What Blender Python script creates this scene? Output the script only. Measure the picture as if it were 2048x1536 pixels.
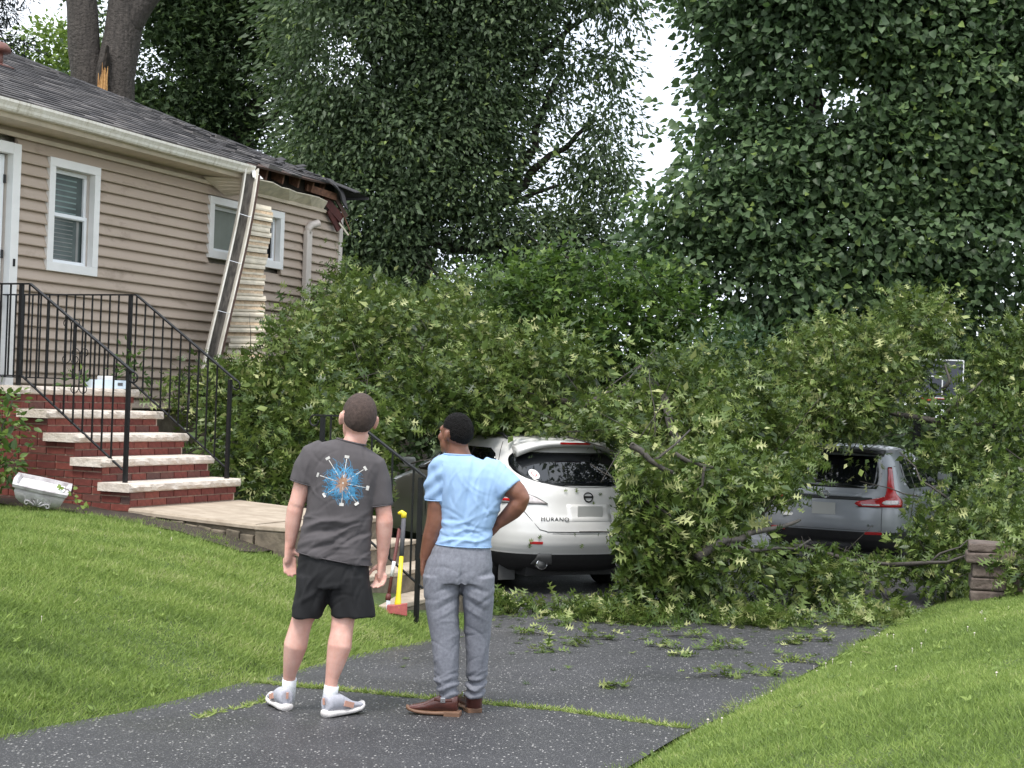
import bpy, bmesh, math, random
import numpy as np
from mathutils import Vector, Matrix, noise
from mathutils.bvhtree import BVHTree

for o in list(bpy.data.objects):
    bpy.data.objects.remove(o)
SC = bpy.context.scene
COL = SC.collection
rad = math.radians

# ------------------------------------------------------------------ camera
F_PX = 3077.0
CAM = np.array([0.0, 0.0, 1.72])
CAM_R = Matrix.Rotation(rad(90.78), 3, 'X') @ Matrix.Rotation(rad(1.9), 3, 'Z')
cd = bpy.data.cameras.new('camera')
cam = bpy.data.objects.new('camera', cd)
COL.objects.link(cam)
cd.sensor_width = 36.0
cd.lens = 36.0 * F_PX / 2048.0
cd.clip_start = 0.1
cd.clip_end = 2000
cam.matrix_world = Matrix.Translation(Vector(CAM)) @ CAM_R.to_4x4()
SC.camera = cam

# ------------------------------------------------------------------ world: thin overcast over a nishita sky
W = bpy.data.worlds.new('World')
SC.world = W
W.use_nodes = True
wn, wl = W.node_tree.nodes, W.node_tree.links
wn.clear()
SUN_EL, SUN_AZ = rad(62), rad(200)
sky = wn.new('ShaderNodeTexSky'); sky.sky_type = 'NISHITA'; sky.sun_disc = False
sky.sun_elevation = SUN_EL; sky.sun_rotation = SUN_AZ
tc = wn.new('ShaderNodeTexCoord')
cn = wn.new('ShaderNodeTexNoise'); cn.inputs['Scale'].default_value = 2.2; cn.inputs['Detail'].default_value = 5
cr = wn.new('ShaderNodeValToRGB')
cr.color_ramp.elements[0].position = 0.3; cr.color_ramp.elements[0].color = (8.0, 9.0, 10.6, 1)
cr.color_ramp.elements[1].position = 0.62; cr.color_ramp.elements[1].color = (11.5, 11.9, 12.4, 1)
mx = wn.new('ShaderNodeMix'); mx.data_type = 'RGBA'; mx.inputs[0].default_value = 0.88
bg = wn.new('ShaderNodeBackground'); bg.inputs['Strength'].default_value = 0.075
wo = wn.new('ShaderNodeOutputWorld')
wl.new(tc.outputs['Generated'], cn.inputs['Vector'])
wl.new(cn.outputs['Fac'], cr.inputs['Fac'])
wl.new(sky.outputs['Color'], mx.inputs[6]); wl.new(cr.outputs['Color'], mx.inputs[7])
wl.new(mx.outputs[2], bg.inputs['Color']); wl.new(bg.outputs['Background'], wo.inputs['Surface'])

sd = bpy.data.lights.new('sun', 'SUN'); sd.energy = 1.5; sd.angle = rad(14); sd.color = (1.0, 0.96, 0.9)
sun = bpy.data.objects.new('sun', sd); COL.objects.link(sun)
_sdir = Vector((math.sin(SUN_AZ) * math.cos(SUN_EL), math.cos(SUN_AZ) * math.cos(SUN_EL), math.sin(SUN_EL)))
sun.rotation_euler = _sdir.to_track_quat('Z', 'Y').to_euler()
sun.location = (0, 0, 30)

vs = SC.view_settings
vs.view_transform = 'Standard'; vs.look = 'None'; vs.gamma = 1; vs.use_curve_mapping = False
vs.exposure = 1.2
try:
    SC.cycles.use_denoising = True
    SC.cycles.max_bounces = 6; SC.cycles.transparent_max_bounces = 8; SC.cycles.diffuse_bounces = 3; SC.cycles.transmission_bounces = 3; SC.cycles.glossy_bounces = 3
except Exception:
    pass

RNG = np.random.default_rng(7)
random.seed(7)

# ------------------------------------------------------------------ measuring helpers (photo pixel + distance -> point in metres)
_RM = np.array(CAM_R)
def ray(x, y):
    d = _RM @ np.array([(x - 1024) / F_PX, -(y - 768) / F_PX, -1.0])
    return d / d[1]
def at(x, y, Y):
    return CAM + ray(x, y) * Y
PXM = lambda Y: F_PX / Y

# house frame: local x = out of the front wall, local y = along the wall away from the camera
HA = rad(24.1)
HU = np.array([math.sin(HA), math.cos(HA), 0.0]); HN = np.array([math.cos(HA), -math.sin(HA), 0.0])
HO = at(675, 480, 22.6); HO[2] = 0.0
def HW(n, u, z): return HO + u * HU + n * HN + np.array([0, 0, z])

# ------------------------------------------------------------------ object helpers
def tag(o, label=None, cat=None, group=None, kind=None):
    if label: o['label'] = label
    if cat: o['category'] = cat
    if group: o['group'] = group
    if kind: o['kind'] = kind
    return o
def empty(name, loc, rz=0.0, label=None, cat=None, group=None):
    o = bpy.data.objects.new(name, None); COL.objects.link(o)
    o.location = Vector(loc); o.rotation_euler = (0, 0, rz); o.empty_display_size = 0.2
    return tag(o, label, cat, group)
def house_empty(name, label, cat, group=None):
    return empty(name, HO, -HA, label, cat, group)
def link(name, me, mat=None, parent=None):
    o = bpy.data.objects.new(name, me); COL.objects.link(o)
    if mat is not None and len(me.materials) == 0: me.materials.append(mat)
    if parent is not None: o.parent = parent
    return o
def copy_tree(o, parent=None):
    c = o.copy(); COL.objects.link(c); c.parent = parent
    for ch in list(o.children): copy_tree(ch, c)
    return c

class MB:
    def __init__(s): s.v = []; s.f = []
    def add(s, vs_, fs):
        b = len(s.v); s.v += [tuple(map(float, p)) for p in vs_]; s.f += [tuple(i + b for i in q) for q in fs]; return s
    def box(s, x0, x1, y0, y1, z0, z1):
        return s.add([(x0,y0,z0),(x1,y0,z0),(x1,y1,z0),(x0,y1,z0),(x0,y0,z1),(x1,y0,z1),(x1,y1,z1),(x0,y1,z1)],
                     [(0,3,2,1),(4,5,6,7),(0,1,5,4),(1,2,6,5),(2,3,7,6),(3,0,4,7)])
    def obox(s, c, ax, ay, az):
        c, ax, ay, az = map(np.array, (c, ax, ay, az)); P = []
        for k in (-1, 1):
            for i, j in ((-1,-1),(1,-1),(1,1),(-1,1)): P.append(c + i*ax + j*ay + k*az)
        return s.add(P, [(0,3,2,1),(4,5,6,7),(0,1,5,4),(1,2,6,5),(2,3,7,6),(3,0,4,7)])
    def bar(s, p0, p1, w, h=None, up=(0,0,1)):
        h = h or w; p0 = np.array(p0, float); p1 = np.array(p1, float); d = p1 - p0; L = np.linalg.norm(d); d = d / L
        up = np.array(up, float)
        if abs(d @ up) > .97: up = np.array([1.0, 0, 0])
        a = np.cross(d, up); a /= np.linalg.norm(a); b = np.cross(a, d)
        return s.obox((p0 + p1) / 2, a * w / 2, d * L / 2, b * h / 2)
    def tube(s, pts, rr, seg=8, cap=True):
        pts = [np.array(p, float) for p in pts]; n = len(pts)
        if not hasattr(rr, '__len__'): rr = [rr] * n
        b = len(s.v); ref = np.array([.13, .27, .95])
        for i in range(n):
            d = pts[min(i+1, n-1)] - pts[max(i-1, 0)]; d /= (np.linalg.norm(d) + 1e-9)
            a = np.cross(d, ref)
            if np.linalg.norm(a) < .1: a = np.cross(d, np.array([1.0, 0, 0]))
            a /= np.linalg.norm(a); c = np.cross(a, d); ref = c
            r = rr[i]; rx, ry = (r if hasattr(r, '__len__') else (r, r))
            for k in range(seg):
                t = 2 * math.pi * k / seg
                s.v.append(tuple(pts[i] + a * rx * math.cos(t) + c * ry * math.sin(t)))
        for i in range(n - 1):
            for k in range(seg):
                k2 = (k + 1) % seg
                s.f.append((b+i*seg+k, b+i*seg+k2, b+(i+1)*seg+k2, b+(i+1)*seg+k))
        if cap:
            s.f.append(tuple(b + k for k in range(seg))[::-1]); s.f.append(tuple(b + (n-1)*seg + k for k in range(seg)))
        return s
    def loft(s, rings, cap=True):
        b = len(s.v); m = len(rings[0])
        for r in rings: s.v += [tuple(map(float, p)) for p in r]
        for i in range(len(rings) - 1):
            for k in range(m):
                k2 = (k + 1) % m
                s.f.append((b+i*m+k, b+i*m+k2, b+(i+1)*m+k2, b+(i+1)*m+k))
        if cap:
            s.f.append(tuple(b + k for k in range(m))[::-1]); s.f.append(tuple(b + (len(rings)-1)*m + k for k in range(m)))
        return s
    def grid(s, P):
        b = len(s.v); R_ = len(P); C_ = len(P[0])
        for r in P: s.v += [tuple(map(float, p)) for p in r]
        for i in range(R_ - 1):
            for j in range(C_ - 1):
                s.f.append((b+i*C_+j, b+i*C_+j+1, b+(i+1)*C_+j+1, b+(i+1)*C_+j))
        return s
    def ell(s, c, rx, ry, rz, seg=16, rings=10, M=None):
        c = np.array(c, float); b = len(s.v); P = []
        for i in range(1, rings):
            th = math.pi * i / rings
            for k in range(seg):
                ph = 2 * math.pi * k / seg
                P.append(np.array([rx*math.sin(th)*math.cos(ph), ry*math.sin(th)*math.sin(ph), rz*math.cos(th)]))
        P.append(np.array([0, 0, rz])); P.append(np.array([0, 0, -rz]))
        if M is not None: P = [np.array(M) @ p for p in P]
        s.v += [tuple(c + p) for p in P]
        for i in range(rings - 2):
            for k in range(seg):
                k2 = (k+1) % seg
                s.f.append((b+i*seg+k, b+(i+1)*seg+k, b+(i+1)*seg+k2, b+i*seg+k2))
        t = b + (rings-1)*seg
        for k in range(seg):
            k2 = (k+1) % seg
            s.f.append((t, b+k, b+k2)); s.f.append((t+1, b+(rings-2)*seg+k2, b+(rings-2)*seg+k))
        return s
    def mesh(s, name, mat=None, smooth=False):
        me = bpy.data.meshes.new(name); me.from_pydata(s.v, [], s.f); me.update()
        if mat is not None: me.materials.append(mat)
        if smooth: me.polygons.foreach_set('use_smooth', [True] * len(me.polygons))
        return me
    def build(s, name, mat=None, parent=None, smooth=False, world=False, bevel=0.0):
        if world and parent is not None:
            M = Matrix.Translation(parent.location) @ parent.rotation_euler.to_matrix().to_4x4()
            Mi = np.array(M.inverted()); V = np.array(s.v)
            s.v = [tuple(p) for p in (V @ Mi[:3,:3].T + Mi[:3,3])]
        me = s.mesh(name, mat, smooth)
        o = link(name, me, None, parent)
        if bevel:
            b = o.modifiers.new('bevel', 'BEVEL'); b.width = bevel; b.segments = 2; b.limit_method = 'ANGLE'; b.angle_limit = rad(40)
        return o

def local_of(parent, P):
    M = Matrix.Translation(parent.location) @ parent.rotation_euler.to_matrix().to_4x4()
    return np.array(M.inverted() @ Vector(P))

# ------------------------------------------------------------------ materials
def ramp(nt, stops, fac):
    r = nt.nodes.new('ShaderNodeValToRGB'); e = r.color_ramp.elements
    while len(e) < len(stops): e.new(0.5)
    for k, (p, c) in enumerate(stops): e[k].position = p; e[k].color = (*c, 1)
    nt.links.new(fac, r.inputs['Fac']); return r.outputs['Color']
def nz(nt, scale, detail=4, rough=.55, coord='Object', dist=0, stretch=None):
    t = nt.nodes.new('ShaderNodeTexCoord'); n = nt.nodes.new('ShaderNodeTexNoise')
    n.inputs['Scale'].default_value = scale; n.inputs['Detail'].default_value = detail
    n.inputs['Roughness'].default_value = rough; n.inputs['Distortion'].default_value = dist
    v = t.outputs[coord]
    if stretch:
        m = nt.nodes.new('ShaderNodeMapping'); m.inputs['Scale'].default_value = stretch
        nt.links.new(v, m.inputs['Vector']); v = m.outputs['Vector']
    nt.links.new(v, n.inputs['Vector']); return n.outputs['Fac']
def new_mat(name):
    m = bpy.data.materials.new(name); m.use_nodes = True
    nt = m.node_tree; return m, nt, nt.nodes['Principled BSDF']
def mixc(nt, a, b, fac, mode='MIX'):
    x = nt.nodes.new('ShaderNodeMix'); x.data_type = 'RGBA'; x.blend_type = mode
    for sock, val in ((0, fac), (6, a), (7, b)):
        if hasattr(val, 'is_output'): nt.links.new(val, x.inputs[sock])
        else: x.inputs[sock].default_value = val if sock == 0 else (*val, 1)
    return x.outputs[2]
def bump(nt, bs, h, strength=.3, dist=.01):
    b = nt.nodes.new('ShaderNodeBump'); b.inputs['Strength'].default_value = strength; b.inputs['Distance'].default_value = dist
    nt.links.new(h, b.inputs['Height']); nt.links.new(b.outputs['Normal'], bs.inputs['Normal'])
def basic(name, c, rough=.6, var=.25, scale=8, bstr=0.0, bscale=60, spec=.5, metal=0.0, stretch=None, c2=None, coat=0.0, bd=.004, coord='Object'):
    m, nt, bs = new_mat(name)
    c = np.array(c, float); lo = c * (1 - var); hi = np.minimum(c * (1 + var), 1) if c2 is None else np.array(c2)
    if c2 is not None: lo = c
    f = nz(nt, scale, 5, .6, coord, 0, stretch)
    nt.links.new(ramp(nt, [(.3, tuple(lo)), (.7, tuple(hi))], f), bs.inputs['Base Color'])
    bs.inputs['Roughness'].default_value = rough; bs.inputs['Specular IOR Level'].default_value = spec
    bs.inputs['Metallic'].default_value = metal; bs.inputs['Coat Weight'].default_value = coat
    if coat: bs.inputs['Coat Roughness'].default_value = .06
    if bstr: bump(nt, bs, nz(nt, bscale, 4, .6, coord), bstr, bd)
    return m
def obj_rand(nt):
    o = nt.nodes.new('ShaderNodeObjectInfo'); return o.outputs['Random']

def leaf_mat(name, stops, rough=.42, spec=.45, trans=.3, tcol=(.16, .26, .04)):
    m, nt, bs = new_mat(name)
    a = nt.nodes.new('ShaderNodeAttribute'); a.attribute_name = 'tint'
    col = ramp(nt, stops, a.outputs['Fac'])
    nt.links.new(col, bs.inputs['Base Color']); bs.inputs['Roughness'].default_value = rough
    bs.inputs['Specular IOR Level'].default_value = spec
    tr = nt.nodes.new('ShaderNodeBsdfTranslucent'); nt.links.new(mixc(nt, col, tcol, .5), tr.inputs['Color'])
    ms = nt.nodes.new('ShaderNodeMixShader'); ms.inputs[0].default_value = trans
    nt.links.new(bs.outputs[0], ms.inputs[1]); nt.links.new(tr.outputs[0], ms.inputs[2])
    nt.links.new(ms.outputs[0], nt.nodes['Material Output'].inputs['Surface'])
    return m

M = {}
def build_materials():
    # asphalt: dark binder with pale worn aggregate
    m, nt, bs = new_mat('asphalt')
    t = nt.nodes.new('ShaderNodeTexCoord')
    def speck(scale, lo, hi):
        v = nt.nodes.new('ShaderNodeTexVoronoi'); v.inputs['Scale'].default_value = scale
        mp = nt.nodes.new('ShaderNodeMapping'); mp.inputs['Scale'].default_value = (1, .5, 1); mp.inputs['Rotation'].default_value = (0, 0, .2)
        nt.links.new(t.outputs['Object'], mp.inputs['Vector']); nt.links.new(mp.outputs['Vector'], v.inputs['Vector'])
        g = nt.nodes.new('ShaderNodeMath'); g.operation = 'LESS_THAN'
        sp = nt.nodes.new('ShaderNodeSeparateColor'); nt.links.new(v.outputs['Color'], sp.inputs[0])
        nt.links.new(sp.outputs[0], g.inputs[0]); g.inputs[1].default_value = hi
        d = nt.nodes.new('ShaderNodeMath'); d.operation = 'LESS_THAN'; d.inputs[1].default_value = lo
        nt.links.new(v.outputs['Distance'], d.inputs[0])
        mlt = nt.nodes.new('ShaderNodeMath'); mlt.operation = 'MULTIPLY'
        nt.links.new(g.outputs[0], mlt.inputs[0]); nt.links.new(d.outputs[0], mlt.inputs[1])
        return mlt.outputs[0], v.outputs['Distance']
    base = ramp(nt, [(.25, (.036, .036, .039)), (.75, (.064, .063, .067))], nz(nt, 1.3, 6, .65))
    fine = ramp(nt, [(.35, (.55, .55, .55)), (.7, (1.5, 1.5, 1.5))], nz(nt, 190, 2, .7))
    c = mixc(nt, base, fine, 1.0, 'MULTIPLY')
    s1, d1 = speck(66, .36, .11); s2, d2 = speck(130, .44, .24)
    c = mixc(nt, c, (.13, .128, .128), s2); c = mixc(nt, c, (.30, .29, .28), s1)
    c = mixc(nt, c, (.018, .018, .02), ramp(nt, [(.58, (0, 0, 0)), (.74, (.5,)*3)], nz(nt, .55, 5, .6)))
    nt.links.new(c, bs.inputs['Base Color'])
    nt.links.new(ramp(nt, [(.35, (.42,)*3), (.7, (.7,)*3)], nz(nt, .9, 4)), bs.inputs['Roughness']); bs.inputs['Specular IOR Level'].default_value = .3
    bump(nt, bs, d1, .5, .006); M['asphalt'] = m
    # soil under the grass
    m, nt, bs = new_mat('turf')
    c = ramp(nt, [(.3, (.035, .05, .014)), (.55, (.06, .095, .02)), (.75, (.09, .09, .035))], nz(nt, 3.2, 6, .7))
    nt.links.new(c, bs.inputs['Base Color']); bs.inputs['Roughness'].default_value = .9
    bump(nt, bs, nz(nt, 40, 4), .6, .02); M['turf'] = m
    M['soil'] = basic('soil', (.035, .024, .016), .95, .5, 12, .7, 30)
    M['siding'] = None
    m, nt, bs = new_mat('vinyl_siding')
    c = mixc(nt, (.43, .345, .275), (.375, .295, .23), nz(nt, 3, 4, .6, 'Object', 0, (1, .4, 6)))
    dirt = ramp(nt, [(.56, (0, 0, 0)), (.78, (.75,)*3)], nz(nt, 1.7, 6, .7, 'Object', .4, (1, 1, 2.2)))
    c = mixc(nt, c, (.17, .125, .085), dirt)
    nt.links.new(c, bs.inputs['Base Color']); bs.inputs['Roughness'].default_value = .55
    bump(nt, bs, nz(nt, 30, 3, .6, 'Object', 0, (1, .12, 1)), .12, .004); M['siding'] = m
    M['white_trim'] = basic('white_trim', (.74, .73, .71), .45, .05, 5)
    M['white_vinyl'] = basic('white_vinyl', (.78, .80, .82), .35, .03, 5)
    M['jamb'] = basic('beige_jamb', (.55, .49, .44), .5, .08, 5)
    m, nt, bs = new_mat('gutter_metal')
    c = ramp(nt, [(.38, (.74, .71, .65)), (.58, (.64, .60, .52)), (.78, (.26, .22, .16))], nz(nt, 9, 6, .75, 'Object', .2, (1, 2.2, .35)))
    nt.links.new(c, bs.inputs['Base Color']); bs.inputs['Roughness'].default_value = .5; M['gutter'] = m
    M['gutter_inside'] = basic('gutter_inside', (.085, .075, .065), .8, .7, 14, .5, 40, stretch=(3, 1, .4))
    M['soffit'] = basic('soffit_vinyl', (.52, .44, .34), .55, .12, 4)
    M['soffit_clean'] = basic('soffit_cream', (.64, .57, .45), .5, .2, 9)
    M['soffit_tan'] = basic('soffit_perforated', (.50, .37, .24), .6, .35, 26, .4, 90)
    M['fascia_wood'] = basic('raw_fascia_wood', (.055, .028, .02), .75, .4, 9, .4, 30, stretch=(6, .6, 6))
    M['split_wood'] = basic('splintered_wood', (.13, .06, .035), .8, .5, 20, .5, 50)
    M['red_board'] = basic('red_brown_board', (.065, .014, .011), .7, .4, 10, .3, 30)
    m, nt, bs = new_mat('shingle')
    a = nt.nodes.new('ShaderNodeAttribute'); a.attribute_name = 'tint'
    c = ramp(nt, [(0, (.038, .036, .039)), (.5, (.075, .070, .072)), (1, (.155, .142, .138))], a.outputs['Fac'])
    c = mixc(nt, c, ramp(nt, [(.3, (.6,)*3), (.7, (1.35,)*3)], nz(nt, 60, 3, .7)), 1.0, 'MULTIPLY')
    nt.links.new(c, bs.inputs['Base Color']); bs.inputs['Roughness'].default_value = .85
    bump(nt, bs, nz(nt, 260, 2), .4, .003); M['shingle'] = m
    m, nt, bs = new_mat('brick')
    c = ramp(nt, [(0, (.125, .030, .024)), (.5, (.17, .040, .030)), (.88, (.21, .055, .038)), (1, (.075, .045, .04))], obj_rand(nt))
    c = mixc(nt, c, ramp(nt, [(.3, (.6,)*3), (.7, (1.25,)*3)], nz(nt, 26, 5, .7)), 1.0, 'MULTIPLY')
    nt.links.new(c, bs.inputs['Base Color']); bs.inputs['Roughness'].default_value = .8
    bump(nt, bs, nz(nt, 90, 4), .35, .004); M['brick'] = m
    M['mortar'] = basic('mortar', (.40, .29, .225), .95, .3, 20, .4, 80)
    M['tread'] = basic('limestone_tread', (.52, .44, .37), .75, .22, 9, .8, 26, c2=(.70, .63, .56), bd=.016)
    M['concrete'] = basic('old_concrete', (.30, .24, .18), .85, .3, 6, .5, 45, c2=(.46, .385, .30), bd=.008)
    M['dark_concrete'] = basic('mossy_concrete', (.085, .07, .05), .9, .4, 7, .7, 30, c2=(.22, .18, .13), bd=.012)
    M['iron'] = basic('black_iron', (.006, .006, .007), .45, .3, 20, .15, 90, spec=.35)
    M['bark'] = basic('bark', (.035, .028, .022), .9, .5, 6, .9, 14, stretch=(5, 5, .7), bd=.04)
    M['bark_grey'] = basic('bark_grey', (.058, .049, .043), .9, .45, 5, .9, 16, stretch=(4, 4, .8), bd=.05)
    M['bark_fallen'] = basic('bark_wet', (.05, .043, .036), .75, .45, 14, .6, 40, stretch=(3, 3, 1))
    M['wound'] = basic('fresh_wood', (.22, .09, .025), .7, .5, 7, .8, 18, c2=(.62, .36, .13), stretch=(5, 5, .6), bd=.03)
    M['wound_dark'] = basic('near_black_brown', (.02, .014, .01), .95, .5, 8, .6, 14)  # near-black brown for the trunk wound and the torn eave gap
    M['dark_glass'] = basic('tinted_glass', (.006, .007, .009), .03, .1, 3, spec=.9)
    m, nt, bs = new_mat('window_glass')
    nt.links.new(ramp(nt, [(.3, (.045, .06, .06)), (.7, (.10, .125, .12))], nz(nt, 2.5, 3)), bs.inputs['Base Color'])
    bs.inputs['Roughness'].default_value = .08; M['glass'] = m
    M['frosted'] = basic('frosted_glass', (.23, .25, .225), .25, .1, 3)
    M['blind'] = basic('blind_slat', (.17, .235, .225), .5, .12, 5)
    M['blind_pale'] = basic('blind_slat_pale', (.22, .22, .21), .5, .12, 5)
    M['carwhite'] = basic('pearl_white_paint', (.70, .69, .67), .3, .015, 3, spec=.5, coat=.9)
    M['cargrey'] = basic('blue_grey_paint', (.29, .305, .33), .38, .05, 3, spec=.5, coat=.7, metal=.15)
    M['carblack'] = basic('black_plastic', (.018, .018, .019), .5, .2, 20)
    M['cargreyplastic'] = basic('grey_plastic', (.10, .10, .10), .45, .2, 10)
    M['tyre'] = basic('tyre_rubber', (.014, .014, .014), .85, .3, 30)
    M['rim'] = basic('alloy', (.5, .5, .5), .3, .1, 5, metal=.9)
    M['chrome'] = basic('chrome', (.75, .75, .76), .12, .03, 5, metal=1.0)
    M['redlens'] = basic('red_lens', (.42, .012, .014), .12, .2, 12, coat=.6)
    M['clearlens'] = basic('clear_lens', (.66, .60, .60), .15, .2, 30, coat=.6)
    M['plate'] = basic('blank_plate', (.45, .45, .43), .5, .05, 3)
    M['badge'] = basic('dark_badge', (.05, .05, .05), .3, .2, 5, metal=.6)
    M['skin_pale'] = basic('skin_pale', (.58, .29, .225), .5, .2, 11, .3, 160, bd=.002, c2=(.72, .45, .38))
    M['skin_brown'] = basic('skin_brown', (.155, .062, .038), .42, .2, 11, .3, 160, bd=.002, c2=(.255, .115, .072))
    for k in ('skin_pale', 'skin_brown'):
        b = M[k].node_tree.nodes['Principled BSDF']; b.inputs['Subsurface Weight'].default_value = .12
        b.inputs['Subsurface Radius'].default_value = (.02, .008, .004); b.inputs['Subsurface Scale'].default_value = .4
    M['hair_buzz'] = basic('buzzed_hair', (.062, .040, .033), .85, .35, 50, .9, 300, bd=.004)
    M['hair_black'] = basic('black_hair', (.007, .006, .006), .85, .4, 60, 1.0, 170, bd=.02, spec=.2)
    M['tee_grey'] = basic('charcoal_cotton', (.078, .070, .074), .9, .16, 7, .35, 900, bd=.001)
    M['tee_blue'] = basic('light_blue_cotton', (.30, .45, .68), .9, .08, 7, .35, 900, bd=.001)
    M['shorts'] = basic('black_jersey', (.0075, .0075, .009), .85, .2, 7, .3, 700, bd=.001)
    M['sweat'] = basic('grey_heather_fleece', (.15, .155, .185), .95, .16, 60, .5, 500, c2=(.22, .228, .262), bd=.002)
    M['sock'] = basic('white_sock', (.72, .74, .76), .9, .06, 20, .3, 300)
    M['shoe'] = basic('pale_grey_mesh', (.42, .42, .47), .8, .12, 60, .4, 400)
    M['shoe_accent'] = basic('peach_accent', (.60, .33, .25), .7, .15, 20)
    M['sole'] = basic('white_foam_sole', (.72, .68, .66), .6, .08, 20)
    M['outsole'] = basic('dark_outsole', (.03, .03, .03), .9, .2, 20)
    M['boot'] = basic('oxblood_leather', (.075, .022, .016), .32, .45, 9, .25, 60, coat=.2)
    M['bootsole'] = basic('brown_welt', (.16, .085, .05), .6, .2, 20)
    M['print_blue'] = basic('print_blue', (.06, .24, .42), .85, .4, 30)
    M['print_white'] = basic('print_white', (.62, .60, .57), .85, .1, 30)
    M['print_ochre'] = basic('print_ochre', (.34, .20, .13), .85, .4, 40)
    M['eye'] = basic('eye', (.7, .68, .65), .2, .05, 5)
    M['iris'] = basic('iris', (.03, .02, .015), .2, .1, 5)
    M['yellow'] = basic('yellow_fibreglass', (.80, .62, .03), .4, .06, 10)
    M['grip'] = basic('grey_rubber_grip', (.085, .085, .095), .7, .2, 20)
    M['axe_red'] = basic('faded_red_steel', (.40, .10, .09), .55, .3, 14)
    M['rust'] = basic('maroon_rusty_steel', (.13, .035, .03), .6, .4, 18)
    M['tape'] = basic('white_tape', (.7, .7, .7), .6, .1, 20)
    M['urn'] = basic('weathered_plaster', (.28, .25, .26), .8, .35, 9, .5, 40, c2=(.60, .58, .58))
    M['tray'] = basic('pale_blue_plastic', (.58, .68, .78), .4, .06, 8)
    M['tray_white'] = basic('white_plastic', (.78, .77, .77), .4, .04, 8)
    M['copper'] = basic('copper_red_vent', (.17, .07, .055), .5, .25, 12)
    M['stone'] = basic('brown_wall_stone', (.085, .062, .052), .9, .4, 9, .7, 24, c2=(.17, .135, .115), bd=.02)
    M['board'] = basic('smoked_backboard', (.03, .035, .055), .15, .2, 3)
    M['line_white'] = basic('white_line', (.75, .76, .78), .4, .05, 5)
    M['hoop'] = basic('orange_hoop', (.42, .06, .03), .5, .2, 5)
    # foliage
    M['oak_leaf'] = leaf_mat('fallen_oak_leaf', [(0, (.018, .036, .010)), (.42, (.066, .112, .022)), (.7, (.13, .185, .040)), (.88, (.24, .30, .09)), (1, (.42, .44, .19))], .42, .45, .25, (.14, .19, .03))
    M['maple_leaf'] = leaf_mat('maple_leaf', [(0, (.045, .070, .036)), (.6, (.105, .155, .078)), (.92, (.16, .22, .10)), (1, (.24, .32, .09))], .5, .4, .38, (.07, .13, .02))
    M['dark_leaf'] = leaf_mat('dark_leaf', [(0, (.034, .058, .028)), (.6, (.072, .115, .050)), (1, (.13, .185, .07))], .55, .3, .36, (.07, .12, .02))
    M['big_leaf'] = leaf_mat('broad_leaf', [(0, (.048, .082, .040)), (.6, (.110, .172, .080)), (.92, (.165, .24, .105)), (1, (.24, .33, .09))], .45, .45, .36, (.08, .17, .02))
    M['vine_leaf'] = leaf_mat('vine_leaf', [(0, (.03, .065, .015)), (.6, (.07, .125, .028)), (1, (.19, .28, .06))], .45, .4, .3, (.12, .22, .03))
    M['shrub_leaf'] = leaf_mat('shrub_leaf', [(0, (.022, .05, .022)), (.6, (.05, .095, .045)), (1, (.13, .19, .10))], .45, .4, .25, (.08, .15, .03))
    M['pale_leaf'] = leaf_mat('pale_leaf', [(0, (.07, .12, .02)), (1, (.22, .30, .07))], .5, .3, .4, (.25, .38, .06))
    M['needle'] = leaf_mat('spruce_needle', [(0, (.008, .013, .010)), (1, (.025, .036, .026))], .6, .3, .1, (.02, .04, .02))
    M['grass'] = leaf_mat('grass_blade', [(0, (.095, .14, .045)), (.4, (.225, .315, .085)), (.75, (.34, .43, .12)), (1, (.52, .52, .27))], .6, .25, .38, (.19, .30, .04))
    M['clover'] = basic('clover_flower', (.70, .62, .55), .8, .1, 20)
build_materials()

# ================================================================== TERRAIN
_LY = np.array([-30, 5.5, 7.44, 7.81, 8.24, 8.83, 9.56, 10.28, 10.96, 11.58, 12.05, 12.8, 14.0, 15.5, 18, 24, 400])
_LX = np.array([-10, -3.1, -2.41, -2.23, -2.0, -1.78, -1.56, -1.28, -1.09, -.85, -.61, -.42, -.15, -.4, -1.3, -1.8, -1.8])
_RY = np.array([-30, 6.2, 7.19, 8.15, 9.3, 10.96, 12.9, 15.38, 18.5, 22, 26, 400])
_RX = np.array([-9, .2, .54, .9, 1.44, 2.11, 2.9, 3.9, 5.3, 6.3, 6.5, 6.5])
def XL(Y): return np.interp(Y, _LY, _LX)
def XR(Y): return np.interp(Y, _RY, _RX)
def zb(Y):
    Y = np.asarray(Y, float); return -.042 * (np.clip(Y, -5, 17) - 8.3) + .035 * np.clip((Y - 17) / 3, 0, 1)
def G(X, Y):
    X = np.asarray(X, float); Y = np.asarray(Y, float)
    dl = np.clip(XL(Y) - X, 0, None); dr = np.clip(X - XR(Y), 0, None)
    g = .45 + .55 * np.clip((Y - 5) / 6, 0, 1)
    hl = .92 * (1 - np.exp(-(dl / 1.7) ** 1.3)) * g
    hr = .5 * (1 - np.exp(-(dr / 1.5) ** 1.2))
    inside = (dl <= 0) & (dr <= 0) & (Y < 27)
    und = .005 * np.sin(X * 2.3 + Y * 1.1) + .005 * np.sin(X * .9 - Y * 2.7)
    e = np.clip((dl + dr) / .25, 0, 1)
    return zb(Y) + hl + hr + np.where(inside, -.05, -.05 + .06 * e + und * e)

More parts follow.
